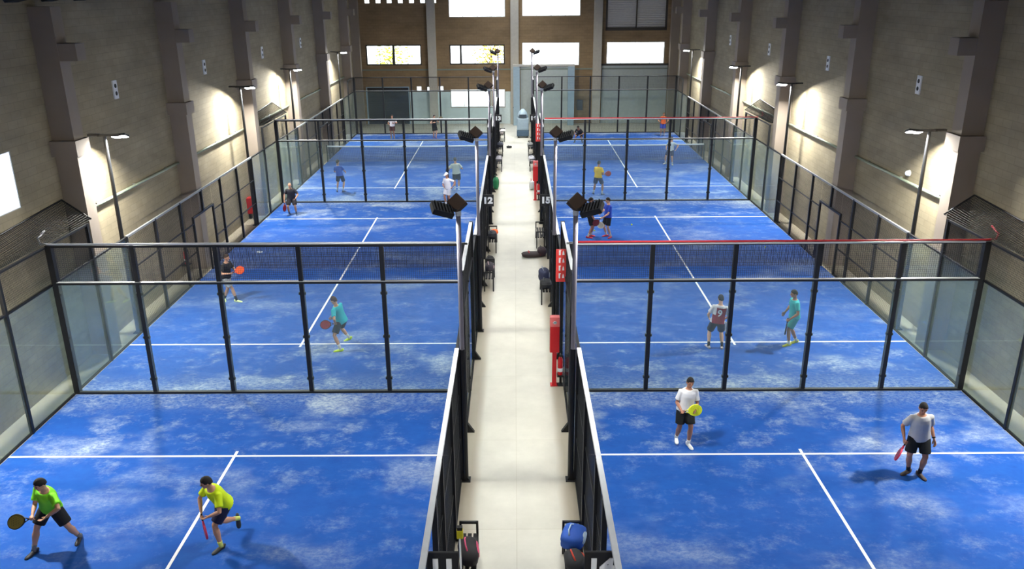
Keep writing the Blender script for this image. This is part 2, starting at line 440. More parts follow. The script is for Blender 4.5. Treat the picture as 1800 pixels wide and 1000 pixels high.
# louvre panel high on the far wall
x0, x1, z0, z1 = LOUVRE
r = thing('louvre_panel', 'large grey louvred ventilation panel above a white window high on the far wall', 'vent', ((x0 + x1) / 2, WE, z0))
W, H = x1 - x0, z1 - z0
m = MB(); m.box((-W / 2, 0, 0), (W / 2, 0.2, 0.2)); m.box((-W / 2, 0, H - 0.1), (W / 2, 0.2, H)); m.box((-W / 2, 0, 0.1), (-W / 2 + 0.14, 0.2, H - 0.1)); m.box((W / 2 - 0.14, 0, 0.1), (W / 2, 0.2, H - 0.1)); m.box((-0.04, 0, 0.1), (0.04, 0.2, H - 0.1))
m.build('frame', plain('louvre_frame', (58, 52, 46), 0.6), r)
m = MB()
for k in range(14):
    z = 0.14 + k * (H - 0.28) / 14
    m.obox((0, 0.12, z + 0.08), (W - 0.28, 0.03, 0.19), Matrix.Rotation(math.radians(28), 3, 'X'))
m.build('slats', plain('louvre_slat', (150, 148, 146), 0.5), r)

# painted dado between the dark door and the aisle end
m = MB()
for a in (((-7.9, WE - 0.012, 0), (-4.86, WE - 0.001, 2.4)), ((-4.86, WE - 0.012, 0), (-0.70, WE - 0.001, 1.22)), ((-0.70, WE - 0.012, 0), (-0.3, WE - 0.001, 2.4))): m.box(*a)
struct(m.build('trim_2', plain('dado_paint', (206, 220, 220), 0.7)))

# steel portal frame, pale blue, at the end of the aisle
r = thing('steel_portal', 'pale blue steel portal frame with two posts standing at the far end of the aisle', 'frame', (2.15, 62.6, 0))
for sx in (-2.0, 2.05): box('post', (sx - 0.24, -0.15, 0), (sx + 0.24, 0.15, 4.3), plain('pale_blue_steel', (150, 172, 184), 0.5), r)
box('beam', (-2.25, -0.15, 4.3), (2.3, 0.15, 4.45), plain('portal_beam', (190, 186, 176), 0.6), r)

# pipes along the long walls
for side, x, y1, z in (('L', WL + 0.07, 21.95, 3.96), ('R', WR - 0.07, 21.95, 4.05)):
    for k, ya in enumerate(COLY[1:-1]):
        yb = COLY[COLY.index(ya) + 1]
        r = thing('wall_pipe', 'pale pipe on the wall behind courts %s, %s bay between the columns' % ('11 to 13' if side == 'L' else '14 to 16', ['first', 'second', 'third', 'fourth', 'fifth'][k]), 'pipe', (x, ya + 0.5, z))
        L_ = yb - ya - 0.5
        m = MB(); m.tube([(0, 0.01, 0), (0, L_ - 0.02, 0)], 0.045, 8); m.build('tube', M_PIPE, r, smooth=True)
        for t in (0.15, 0.5, 0.85): 
            d = -1 if side == 'L' else 1
            box('bracket', (min(0, d * 0.07), t * L_ - 0.03, -0.06), (max(0, d * 0.07), t * L_ + 0.03, 0.06), M_GREYRAIL, r)

# white domes at pipe height
for (x, y, z, d, lab) in ((WR, 24.95, 4.30, -1, 'small white dome camera on the block wall behind court 15'), ):
    r = thing('dome_camera', lab, 'camera', (x, y, z))
    m = MB(); m.tube([(0, 0, 0), (d * 0.04, 0, 0)], 0.1, 14); m.build('base', M_WHITE, r)
    m = MB(); m.ball((d * 0.05, 0, 0), (0.09, 0.085, 0.085), None, 14, 9); m.build('dome', M_WHITE, r, smooth=True)
# small vents on the masonry between columns
for side, x, d in (('L', WL, 1), ('R', WR, -1)):
    for k, y in enumerate((25.2, 32.75, 40.5, 47.95)):
        z = 6.92
        r = thing('wall_vent', 'small white two-holed vent plate, %s along the wall behind courts %s' % (['first', 'second', 'third', 'fourth'][k], '11 to 13' if side == 'L' else '14 to 16'), 'vent', (x, y, z))
        m = MB(); m.box((min(0, d * 0.04), -0.13, -0.27), (max(0, d * 0.04), 0.13, 0.27)); m.build('plate', M_WHITE, r)
        for zz in (-0.11, 0.11):
            m = MB(); m.tube([(d * 0.038, 0, zz), (d * 0.05, 0, zz)], 0.062, 12); m.build('vent_hole', M_DARK, r)

# ------------------------------------------------------------------ courts
def court(i, side):
    xc = XL if side == 'L' else XR
    yc = ROWS[i]
    num = COURTS[(i, side)]
    r = thing('court_turf', 'blue sand-dressed padel turf of court %d, %s' % (num, POS[i]), 'court', (xc, yc, 0), 'blue padel courts')
    box('turf', (-5.0, -9.88, 0.0), (5.0, 9.95, 0.012), M_TURF, r)
    for s in (-1, 1):
        box('service_line', (-5.0, s * 6.95 - 0.03, 0.012), (5.0, s * 6.95 + 0.03, 0.017), M_WHITE, r)
    box('centre_line', (-0.03, -7.15, 0.0125), (0.03, 7.15, 0.0175), M_WHITE, r)
for i in range(3):
    for side in 'LR': court(i, side)

# wire mesh panel geometry shared by all bays of a size
_wire = {}
def wire_mesh(w, h, plane):
    key = (round(w, 2), round(h, 2), plane)
    if key in _wire: return _wire[key]
    m = MB(); p = 0.05; t = 0.0021
    def bar(a, b, horizontal):
        # two-dimensional coordinates (u, z) swept into a thin square rod
        (u0, z0), (u1, z1) = a, b
        if horizontal: c = [(u0, -t, z0 - t), (u0, t, z0 - t), (u0, t, z0 + t), (u0, -t, z0 + t)]; e = [(u1,) + q[1:] for q in c]
        else: c = [(u0 - t, -t, z0), (u0 + t, -t, z0), (u0 + t, t, z0), (u0 - t, t, z0)]; e = [(q[0], q[1], z1) for q in c]
        vs = c + e
        if plane == 'Y': vs = [(q[1], q[0], q[2]) for q in vs]
        m.add(vs, [(0, 1, 5, 4), (1, 2, 6, 5), (2, 3, 7, 6), (3, 0, 4, 7)])
    nu, nz = int(round(w / p)), int(round(h / p))
    for k in range(nu + 1): bar((k * w / nu, 0), (k * w / nu, h), False)
    for k in range(nz + 1): bar((0, k * h / nz), (w, k * h / nz), True)
    me = bpy.data.meshes.new('wire_mesh'); me.from_pydata(m.v, [], m.f); me.materials.append(M_WIRE)
    _wire[key] = me
    return me

P_ = 0.052   # half width of a post
GT = 0.006   # half thickness of glass
HT = 3.95    # top of the end walls

def clamps(post, axis, zs):
    for z in zs:
        m = MB()
        for s in (-1, 1):
            if axis == 'X': m.rbox((s * 0.055 - 0.03, -0.05, z - 0.035), (s * 0.055 + 0.03, 0.02, z + 0.035), 0.012)
            else: m.rbox((-0.02, s * 0.055 - 0.03, z - 0.035), (0.05, s * 0.055 + 0.03, z + 0.035), 0.012)
        m.build('glass_clamp', M_DARK, post)

def end_wall(side, k):
    """glass and mesh wall across a court pair; k = 0, 1, 2"""
    xc = XL if side == 'L' else XR
    a, b = COURTS[(k, side)], COURTS.get((k + 1, side))
    lab = 'clear glass end wall with black posts between courts %d and %d' % (a, b) if b else 'clear glass end wall with black posts at the far end of court %d' % a
    r = thing('glass_end_wall', lab, 'glass wall', (xc, Y0 + 20 * k, 0), 'glass end walls across the courts')
    xs = [-5 + 2 * j for j in range(6)]
    for j, x in enumerate(xs):
        hw = 0.072 if j in (0, 5) else P_
        o = box('post', (-hw, -hw + 0.0, 0), (hw, hw, HT), M_BLACK, r, (x, 0.05, 0))
        if k < 2: clamps(o, 'X', (0.4, 1.55, 2.7))
    for j in range(5):
        box('glass_pane', (xs[j] + 0.055, -0.012, 0.05), (xs[j + 1] - 0.055, 0.0, 2.96), M_GLASS if k < 2 else M_FGLASS, r)
        link('mesh_panel', wire_mesh(1.9, 0.86, 'X'), r, (xs[j] + 0.05, 0.03, 3.04))
    box('bottom_rail', (-4.95, -0.04, 0.012), (4.95, 0.06, 0.06), M_BLACK, r)
    box('middle_rail', (-4.95, -0.03, 2.965), (4.95, 0.05, 3.015), M_BLACK, r)
    box('rail_cap', (-4.95, -0.035, 3.015), (4.95, 0.055, 3.03), M_GREYRAIL, r)
    box('top_rail', (-5.06, 0.0, HT - 0.05), (5.06, 0.07, HT), M_BLACK, r)
    # cable laid along the top rail, running out to the side wall
    s = -1 if side == 'L' else 1
    mat = M_RAIL if side == 'L' else M_REDLINE
    if k < 2:
        m = MB(); pts = [(-s * 4.9, 0.03, HT + 0.03), (0, 0.03, HT + 0.03), (s * 4.95, 0.03, HT + 0.03), (s * 5.2, 0.06, HT + 0.04), (s * 5.38, 0.3, HT + 0.1), (s * 5.45, 0.75, HT + 0.16)]
        m.tube(pts, 0.028 if side == 'L' else 0.024, 8)
        nm = 'pale grey' if side == 'L' else 'red'
        c = m.build('cable', mat, None, (xc, Y0 + 20 * k, 0), smooth=True)
        tag(c, '%s cable laid along the top of the glass wall between courts %d and %d' % (nm, a, b), 'cable')
        if side == 'R':
            box('top_rail_cap', (-5.06, -0.012, HT - 0.03), (5.06, -0.001, HT + 0.004), M_RAIL, r)
for k in range(3):
    for side in 'LR': end_wall(side, k)

def side_fence(i, side, aisle):
    """20 m long side of one court's cage, local y 0..20"""
    num = COURTS[(i, side)]
    xc = XL if side == 'L' else XR
    s = (1 if side == 'L' else -1) * (1 if aisle else -1)
    X = xc + s * 5.0
    if aisle: lab = 'black mesh and glass fence of court %d along the central aisle' % num; X += s * 0.06
    else: lab = 'black mesh and glass fence of court %d along the block wall' % num; X += s * 0.05
    r = thing('court_fence', lab, 'fence', (X, ROWS[i] - 10, 0), 'court fences beside the aisle' if aisle else 'court fences beside the outer walls')
    out = s
    for k in range(1, 10):
        y = 2 * k
        h = HT if k in (1, 9) else 3.0
        z0 = 0
        if k == 5 : z0 = 2.2
        if aisle and k == 5: continue
        hw = 0.05 if aisle else 0.04
        o = box('post', (-hw, -hw, z0), (hw, hw, h), M_BLACK, r, (0, y, 0))
        if aisle:
            m = MB(); a = out
            m.add([(a * 0.04, -0.05, 0), (a * 0.2, -0.05, 0), (a * 0.04, -0.05, 0.24), (a * 0.04, 0.05, 0), (a * 0.2, 0.05, 0), (a * 0.04, 0.05, 0.24)], [(0, 1, 2), (5, 4, 3), (0, 3, 4, 1), (1, 4, 5, 2), (2, 5, 3, 0)])
            m.build('foot_brace', M_DARK, o)
    if aisle:
        for y in (9.0, 11.0): box('post', (-0.04, -0.04, 0), (0.04, 0.04, 3.0), M_BLACK, r, (0, y, 0))
    gl = [(0.06, 1.955), (2.045, 3.955), (16.045, 17.955), (18.045, 19.94)]
    for a, b in gl: box('glass_pane', (-0.006, a, 0.05), (0.006, b, 2.95), M_AGLASS if aisle else M_SGLASS, r)
    for a, b in ((0.06, 1.955), (18.045, 19.94)): link('mesh_panel', wire_mesh(1.88, 0.88, 'Y'), r, (0, a, 3.03))
    bays = [(4, 6), (6, 8), (8, 9), (11, 12), (12, 14), (14, 16)] 
    for a, b in bays:
        link('mesh_panel', wire_mesh(b - a - 0.08, 2.92, 'Y'), r, (0, a + 0.04, 0.05))
    if not aisle:
        for a in (9, 10): link('mesh_panel', wire_mesh(0.92, 0.72, 'Y'), r, (0, a + 0.04, 2.25))
        g = MB()
        for y in (9.0, 11.0): g.box((-0.035, y - 0.035, 0), (0.035, y + 0.035, 2.24))
        g.box((-0.035, 9.035, 2.17), (0.035, 10.965, 2.24)); g.build('gate_frame', M_BLACK, r)
    for z in (1.0, 2.0):
        for a, b in ((4, 9), (11, 16)): box('mid_rail', (-0.018, a, z - 0.018), (0.018, b, z + 0.018), M_BLACK, r)
    for a, b in ((0.06, 9), (11, 19.94)): box('bottom_rail', (-0.025, a, 0.0), (0.025, b, 0.05), M_BLACK, r)
    for a, b in ((0.06, 4), (16, 19.94)): box('middle_rail', (-0.03, a, 2.95), (0.03, b, 3.0), M_BLACK, r)
    w = 0.04 if aisle else 0.03
    box('top_rail', (-w, 4.0, 2.96), (w, 16.0, 3.02), M_RAIL if aisle else M_GREYRAIL, r)
    for a, b in ((0.06, 2.05), (17.95, 19.94)):
        box('high_rail', (-w, a, HT - 0.05), (w, b, HT), M_RAIL if aisle else M_BLACK, r)
for i in range(3):
    for side in 'LR':
        for aisle in (True, False): side_fence(i, side, aisle)

# nets across the two rows in view
def padel_net(i, side):
    num = COURTS[(i, side)]
    xc = XL if side == 'L' else XR
    r = thing('padel_net', 'dark blue net stretched across the middle of court %d' % num, 'net', (xc, ROWS[i], 0.012), 'court nets')
    m = MB(); w, t = 9.9, 0.0065
    n = 220
    for k in range(n + 1):
        x = -w / 2 + k * w / n
        h = 0.86 + 0.04 * (abs(x) / 5) ** 2
        m.box((x - t, -t, 0.02), (x + t, t, h))
    for k in range(20):
        m.box((-w / 2, -t, 0.02 + k * 0.044 - t), (w / 2, t, 0.02 + k * 0.044 + t))
    m.build('net_mesh', M_NETCORD, r)
    m = MB(); pts = [(-w / 2 + k * w / 20, 0, 0.89 + 0.04 * (abs(-w / 2 + k * w / 20) / 5) ** 2) for k in range(21)]
    m.tube(pts, [(0.016, 0.042)] * 21, 8, axis=V((0, 1, 0))); m.build('top_band', plain('net_band', (222, 228, 234), 0.7), r, smooth=True)
    for s in (-1, 1):
        m = MB(); m.tube([(s * 4.97, 0, 0), (s * 4.97, 0, 1.0)], 0.04, 10); m.build('net_post', M_BLACK, r)
for i in (1, 2):
    for side in 'LR': padel_net(i, side)

# ball netting bridging fence top and wall
def safety_net(side, k):
    s = -1 if side == 'L' else 1
    xi = (XL - 5.05) if side == 'L' else (XR + 5.05)
    xo = WL + 0.03 if side == 'L' else WR - 0.03
    a, b = COURTS[(k, side)], COURTS[(k + 1, side)]
    yc = Y0 + 20 * k
    r = thing('ball_netting', 'dark netting slung between the wall and the fence corner of courts %d and %d' % (a, b), 'netting', (0, yc, 0))
    ya, yb = (-2.0, 2.3) if k == 0 else (-1.7, 2.3)
    f = lambda u, v: V((xi + (xo - xi) * u, ya + (yb - ya) * v, 4.0 + 0.52 * u - 0.16 * math.sin(math.pi * u) * (1 - v) - 0.2 * u * (1 - v)))
    m = MB(); t = 0.0065
    for p in range(15):
        m.tube([f(p / 14, q / 8) for q in range(9)], t, 4, caps=False)
    for q in range(67):
        m.tube([f(p / 4, q / 66) for p in range(5)], t, 4, caps=False)
    m.build('net_mesh', M_GREENNET, r)
    m = MB(); rim = [f(1, q / 8) for q in range(9)] + [f(1 - p / 4, 1) for p in range(1, 5)]
    m.tube(rim, 0.022, 6); m.build('border_rope', M_DARK, r, smooth=True)
for k in (0, 1):
    for side in 'LR': safety_net(side, k)

# ------------------------------------------------------------------ lamps
LIGHTS = []
def area(loc, direction, power, size, spread, col=(1, 0.99, 0.93)):
    ld = bpy.data.lights.new('lamp_light', 'AREA'); ld.energy = power; ld.shape = 'SQUARE'; ld.size = size; ld.spread = math.radians(spread); ld.color = col
    o = bpy.data.objects.new('lamp_light', ld); COL.objects.link(o)
    o.location = loc; o.rotation_euler = V(direction).to_track_quat('-Z', 'Y').to_euler()
    return o

P_OUT, P_AISLE = 900, 330
def outer_lamp(side, y, num, which):
    s = -1 if side == 'L' else 1
    x = (XL - 5.16) if side == 'L' else (XR + 5.16)
    inw = -s
    r = thing('court_lamp', 'slim black LED lamp post by the block wall of court %d, at its %s end' % (num, which), 'lamp', (x, y, 0), 'lamp posts along the outer walls')
    m = MB(); m.tube([(0, 0, 0), (0, 0, 2.9), (0, 0, 5.92)], [0.06, 0.06, 0.045], 10); m.box((-0.11, -0.11, 0), (0.11, 0.11, 0.03)); m.build('pole', M_BLACK, r)
    m = MB(); m.obox((inw * 0.1, 0, 5.94), (0.62, 0.06, 0.06), Matrix.Rotation(0, 3, 'Y')); m.build('cross_arm', M_BLACK, r)
    R = Matrix.Rotation(inw * math.radians(-5), 3, 'Y') @ Matrix.Rotation(math.radians(-20), 3, 'X')
    c = V((inw * 0.38, 0.1, 5.90))
    m = MB(); m.rbox((-0.2, -0.13, -0.02), (0.2, 0.13, 0.045), 0.015, R=R, c=c); h = m.build('lamp_head', M_BLACK, r)
    m = MB(); m.obox(c + R @ V((0, 0, -0.027)), (0.37, 0.23, 0.012), R); m.build('led_panel', M_LAMP, h)
    m = MB(); m.obox((-inw * 0.3, 0, 5.95), (0.3, 0.12, 0.05), Matrix.Rotation(0, 3, 'Y')); m.build('spare_bracket', M_DARK, r)
    d = R @ V((0, 0, -1))
    o = area(V((x, y, 0)) + c + R @ V((0, 0, -0.045)), d, P_OUT * (0.06 if y < 5 else 1), 0.26, 168)
    return o
for side in 'LR':
    for i in range(3):
        num = COURTS[(i, side)]
        for w, dy in (('near', -6), ('far', 6)):
            outer_lamp(side, ROWS[i] + dy, num, w)

def aisle_lamp(side, y, num, which):
    s = 1 if side == 'L' else -1
    x = -1.06 if side == 'L' else 1.13
    tow = -s
    r = thing('flood_post', 'tall aisle post with black floodlights beside court %d, at its %s end' % (num, which), 'floodlight', (x, y, 0), 'floodlight posts along the aisle')
    m = MB(); m.box((-0.1, -0.1, 0), (0.1, 0.1, 0.02)); m.tube([(0, 0, 0.02), (0, 0, 3.0)], 0.058, 10); m.build('pole', M_BLACK, r)
    m = MB(); m.tube([(0, 0, 3.0), (0, 0, 5.72)], 0.046, 10); m.build('upper_pole', M_POLE, r)
    m = MB(); m.tube([(0, 0, 5.72), (0, 0, 5.80)], 0.055, 10); m.build('pole_collar', M_RAIL, r)
    m = MB(); m.box((min(0.02 * tow, tow * 0.36), -0.03, 5.80), (max(0.02 * tow, tow * 0.36), 0.03, 5.85)); m.build('cross_arm', M_BLACK, r)
    Rz = Matrix.Rotation(tow * math.radians(-24), 3, 'Z')
    R = Rz @ Matrix.Rotation(tow * math.radians(-20), 3, 'Y') @ Matrix.Rotation(math.radians(24), 3, 'X')
    c = V((tow * 0.30, -0.05, 5.84))
    m = MB(); m.rbox((-0.21, -0.15, -0.05), (0.21, 0.15, 0.07), 0.02, R=R, c=c)
    for q in range(6): m.obox(c + R @ V((-0.16 + q * 0.064, 0, 0.085)), (0.012, 0.26, 0.04), R)
    h = m.build('lamp_head', M_DARK, r)
    m = MB(); m.obox(c + R @ V((0, 0, -0.046)), (0.36, 0.25, 0.01), R); m.build('led_panel', M_LAMP, h)
    R2 = Rz @ Matrix.Rotation(tow * math.radians(38), 3, 'Y') @ Matrix.Rotation(math.radians(40), 3, 'X')
    c2 = V((tow * 0.02, 0.12, 5.93))
    m = MB(); m.rbox((-0.13, -0.15, -0.05), (0.13, 0.15, 0.06), 0.02, R=R2, c=c2); h2 = m.build('lamp_head', M_BROWNBOX, r)
    m = MB(); m.obox(c2 + R2 @ V((0, 0, -0.046)), (0.2, 0.23, 0.01), R2); m.build('led_panel', M_LAMP, h2)
    area(V((x, y, 0)) + c + R @ V((0, 0, -0.075)), R @ V((0, 0, -1)), P_AISLE * (0.8 if y < 5 else 1), 0.3, 172)
for side in 'LR':
    for i in range(3):
        num = COURTS[(i, side)]
        for w, dy in (('near', -6), ('far', 6)):
            aisle_lamp(side, ROWS[i] + dy, num, w)

# ------------------------------------------------------------------ aisle signs
def text_mesh(s, size, depth, bold=0.0):
    c = bpy.data.curves.new('txt', 'FONT'); c.body = s; c.size = size; c.extrude = depth; c.align_x = 'CENTER'; c.align_y = 'CENTER'; c.offset = bold
    o = bpy.data.objects.new('txt', c); COL.objects.link(o)
    dg = bpy.context.evaluated_depsgraph_get(); me = bpy.data.meshes.new_from_object(o.evaluated_get(dg))
    bpy.data.objects.remove(o); bpy.data.curves.remove(c)
    return me

for i in range(3):
    for side in 'LR':
        num = COURTS[(i, side)]
        s = 1 if side == 'L' else -1
        xf = -1.24 if side == 'L' else 1.36
        r = thing('court_number_sign', 'black sign with white number %d jutting into the aisle from the fence' % num, 'sign', (xf, ROWS[i] + 0.12, 2.29), 'court number signs')
        m = MB(); m.rbox((min(0.045 * s, s * 0.47), -0.02, 0), (max(0.045 * s, s * 0.47), 0.02, 0.44), 0.008); m.build('board', M_DARK, r)
        me = text_mesh(str(num), 0.31, 0.006, 0.016); me.materials.append(M_WHITE)
        t = link('number', me, r, (s * 0.255, -0.027, 0.215)); t.rotation_euler = (math.pi / 2, 0, 0); t.scale = (1.15, 1, 1)
        m = MB(); m.box((min(0.04 * s, s * 0.06), -0.03, 0.05), (max(0.04 * s, s * 0.06), 0.03, 0.4)); m.build('bracket', M_BLACK, r)

# fire points on the court 14-16 side: red totem, extinguisher, pictogram board
def extinguisher(loc, label, parent_group='fire extinguishers', k=1.0):
    r = thing('fire_extinguisher', label, 'extinguisher', loc, parent_group)
    m = MB(); m.tube([(0, 0, 0), (0, 0, 0.02), (0, 0, 0.42), (0, 0, 0.48), (0, 0, 0.51)], [0.055, 0.065, 0.065, 0.045, 0.025], 16); m.build('cylinder', M_RED, r, smooth=False)
    m = MB(); m.tube([(0, 0, 0.10), (0, 0, 0.2)], 0.0655, 16); m.build('label_band', M_WHITE, r)
    m = MB(); m.tube([(0, 0, 0.51), (0, 0, 0.56)], 0.025, 10); m.box((-0.015, -0.11, 0.545), (0.015, 0.04, 0.565)); m.box((-0.015, -0.11, 0.58), (0.015, 0.03, 0.60)); m.build('valve', M_DARK, r)
    m = MB(); m.tube([(0, 0.02, 0.55), (0.06, 0.08, 0.52), (0.09, 0.09, 0.38), (0.088, 0.06, 0.2)], 0.012, 8); m.build('hose', M_DARK, r)
    return r
for k, y in enumerate((19.28, 39.2)):
    nm = ('between courts 14 and 15', 'between courts 15 and 16')[k]
    x = 0.99
    r = thing('fire_totem', 'red fire point totem on a pole standing in the aisle %s' % nm, 'fire point', (x, y, 0), 'red fire totems')
    m = MB(); m.rbox((-0.055, -0.055, 0), (0.055, 0.055, 0.97), 0.012); m.box((-0.1, -0.1, 0), (0.1, 0.1, 0.015)); m.build('pole', M_RED, r)
    m = MB(); m.rbox((-0.12, -0.09, 0.95), (0.12, 0.09, 1.66), 0.015); m.build('box', M_RED, r)
    m = MB(); m.rbox((-0.122, -0.092, 1.66), (0.122, 0.092, 1.92), 0.015); t = m.build('sign_head', M_PINK, r)
    m = MB(); m.box((-0.03, -0.1, 1.74), (0.03, -0.092, 1.82)); m.box((-0.05, -0.1, 1.765), (0.05, -0.0925, 1.795)); m.build('white_mark', M_WHITE, t)
    extinguisher((x + 0.15, y - 0.02, 0.3), 'red fire extinguisher hung beside the totem %s' % nm)
    br = thing('extinguisher_stand', 'dark bracket stand holding the extinguisher %s' % nm, 'bracket', (x + 0.17, y, 0))
    m = MB(); m.box((-0.1, -0.12, 0.27), (0.1, 0.1, 0.3)); m.build('tray', M_DARK, br)
    m = MB(); m.box((-0.03, 0.05, 0), (0.03, 0.1, 0.27)); m.box((-0.1, -0.1, 0), (0.1, 0.1, 0.015)); m.build('leg', M_DARK, br)
    b = thing('fire_pictogram_board', 'tall red board with white pictograms high on the fence %s' % nm, 'sign', (1.12, y - 0.05, 2.86), 'red pictogram boards')
    m = MB(); m.rbox((-0.125, -0.02, 0), (0.125, 0.02, 0.84), 0.006); m.build('board', plain('board_red', (214, 62, 58), 0.5), b)
    for j in range(4):
        z = 0.10 + j * 0.2
        m = MB()
        m.tube([(-0.035, -0.026, z), (-0.035, -0.026, z + 0.1)], 0.022, 8); m.box((-0.055, -0.03, z + 0.105), (0.0, -0.02, z + 0.125))
        m.add([(0.03, -0.026, z), (0.085, -0.026, z + 0.005), (0.075, -0.026, z + 0.07), (0.055, -0.026, z + 0.12), (0.035, -0.026, z + 0.06), (0.03, -0.021, z), (0.085, -0.021, z + 0.005), (0.075, -0.021, z + 0.07), (0.055, -0.021, z + 0.12), (0.035, -0.021, z + 0.06)], [(0, 1, 2, 3, 4), (9, 8, 7, 6, 5)] + [(q, q + 5, (q + 1) % 5 + 5, (q + 1) % 5) for q in range(5)])
        m.build('pictogram', M_WHITE, b)
    box('stand_off', (0.1, 0.0, 0.3), (0.2, 0.03, 0.36), M_BLACK, b)
# extinguishers by the block wall of court 12
r = thing('extinguisher_cabinet', 'red extinguisher cabinet on the block wall beside the far end of court 12', 'cabinet', (WL, 36.05, 0.25))
m = MB(); m.rbox((0.0, -0.22, 0), (0.22, 0.22, 0.72), 0.02); m.build('body', M_RED, r)
m = MB(); m.rbox((0.22, -0.19, 0.03), (0.235, 0.19, 0.69), 0.004); d = m.build('door', plain('cabinet_door', (150, 30, 34), 0.4), r)
m = MB(); m.box((0.235, 0.13, 0.33), (0.255, 0.16, 0.42)); m.build('handle', M_DARK, d)
box('bracket', (0, -0.1, -0.25), (0.1, 0.1, 0), M_DARK, r)
extinguisher((WL + 0.14, 28.2, 0.42), 'red fire extinguisher hung on the block wall behind the gate of court 12')
tag(box('extinguisher_shelf', (WL, 28.05, 0.38), (WL + 0.25, 28.35, 0.42), M_DARK), 'small dark wall shelf under the extinguisher by the gate of court 12', 'shelf')
extinguisher((0.02, 62.9, 1.3), 'red fire extinguisher fixed high on the column at the end of the aisle')
tag(box('extinguisher_shelf', (-0.12, 62.75, 1.25), (0.14, 63.08, 1.3), M_DARK), 'small dark bracket shelf on the column at the end of the aisle', 'shelf')

# ------------------------------------------------------------------ benches and kit along the aisle
def bench(x, y, label, length=1.5):
    """x = centre, y = near end"""
    r = thing('bench', label, 'bench', (x, y, 0), 'black aisle benches')
    w, h = 0.34, 0.46
    for yy in (0.02, length - 0.02):
        m = MB()
        m.box((-w / 2, yy - 0.02, 0), (-w / 2 + 0.04, yy + 0.02, 0.70)); m.box((w / 2 - 0.04, yy - 0.02, 0), (w / 2, yy + 0.02, 0.70)); m.box((-w / 2, yy - 0.022, 0.66), (w / 2, yy + 0.022, 0.70))
        m.build('end_frame', M_BLACK, r)
    for q in range(3):
        m = MB(); xx = -w / 2 + 0.05 + q * 0.1; m.box((xx, 0.04, h - 0.03), (xx + 0.07, length - 0.04, h)); m.build('seat_slat', M_DARK, r)
    m = MB(); m.box((-w / 2, 0.04, h - 0.07), (-w / 2 + 0.03, length - 0.04, h - 0.03)); m.box((w / 2 - 0.03, 0.04, h - 0.07), (w / 2, length - 0.04, h - 0.03)); m.build('side_rail', M_BLACK, r)
    return r
BENCH = [(-0.86, 11.0, 'black bench in the aisle under the number 11 sign'), (0.99, 11.0, 'black bench in the aisle under the number 14 sign'),
         (-0.9, 26.3, 'black bench beside court 12, just before its number sign'), (1.0, 25.0, 'black bench beside court 15 with a navy backpack on it'),
         (-0.9, 30.6, 'black bench beside court 12 with an orange towel on it'), (1.0, 31.2, 'empty black bench beside court 15 just beyond its gate'),
         (-0.9, 45.8, 'black bench beside court 13 just before its gate'), (1.0, 45.8, 'black bench beside court 16 just before its gate'),
         (-0.9, 50.3, 'black bench beside court 13 just beyond its gate'), (1.0, 50.3, 'black bench beside court 16 just beyond its gate'),
         (-0.85, 55.4, 'black bench at the far aisle end under piled white clothes')]
for b_ in BENCH: bench(*b_)

def blob(m, c, r, seed=0, mi=0, R=None, sq=0.35):
    rnd = random.Random(seed)
    ph = [rnd.uniform(0, 6.28) for _ in range(6)]
    def fn(d):
        k = 1 / max(0.6, (abs(d.x) ** 4 + abs(d.y) ** 4 + abs(d.z) ** 4) ** 0.25) 
        return (1 - sq) + sq * k + 0.05 * math.sin(4 * d.x + ph[0]) * math.sin(5 * d.y + ph[1]) + 0.04 * math.sin(7 * d.z + ph[2])
    m.ball(c, r, R, 18, 12, mi, fn)

def racket_bag(name, label, loc, size, rgb, rgb2, yaw=0, tilt=0, seed=1, group='bags along the aisle'):
    r = thing(name, label, 'bag', loc, group); r.rotation_euler = (tilt, 0, yaw)
    L_, W_, H_ = size
    m = MB(); blob(m, (0, 0, H_ / 2), (W_ / 2, L_ / 2, H_ / 2), seed, sq=0.7); m.build('bag_body', plain('bag_%d_%d_%d' % rgb, rgb, 0.7), r, smooth=True)
    m = MB(); m.tube([(-W_ * 0.1, -L_ * 0.3, H_ * 0.93), (-W_ * 0.16, -L_ * 0.15, H_ * 1.12), (-W_ * 0.16, L_ * 0.15, H_ * 1.12), (-W_ * 0.1, L_ * 0.3, H_ * 0.93)], 0.014, 8); m.build('handle_strap', plain('bag_%d_%d_%d' % rgb2, rgb2, 0.7), r, smooth=True)
    m = MB(); blob(m, (W_ * 0.33, 0, H_ * 0.55), (W_ * 0.21, L_ * 0.3, H_ * 0.3), seed + 3, sq=0.7); m.build('side_pocket', plain('bag_%d_%d_%d' % rgb2, rgb2, 0.7), r, smooth=True)
    return r
racket_bag('racket_bag', 'black racket bag with pink panels on the bench under the number 11 sign', (-0.83, 11.75, 0.465), (0.62, 0.34, 0.32), (26, 20, 26), (216, 84, 120), 0.15, 0, 2)
racket_bag('racket_bag', 'bright blue and white racket bag on the bench under the number 14 sign', (1.0, 12.15, 0.465), (0.55, 0.42, 0.30), (40, 92, 190), (190, 214, 232), -0.3, 0, 5)
racket_bag('racket_bag', 'black bag with orange-red panels on the bench near the number 14 sign', (0.98, 11.5, 0.465), (0.5, 0.34, 0.28), (34, 36, 40), (214, 70, 48), 0.2, 0, 8)
racket_bag('racket_bag', 'long red and black racket bag lying on the aisle floor beside court 15', (0.62, 30.15, 0.0), (0.42, 0.75, 0.2), (40, 28, 30), (196, 52, 60), 0.05, 0, 11)
racket_bag('backpack', 'navy backpack with grey pocket on the bench beside court 15', (0.95, 26.0, 0.465), (0.5, 0.36, 0.46), (28, 34, 62), (150, 156, 166), 0.1, 0, 14)
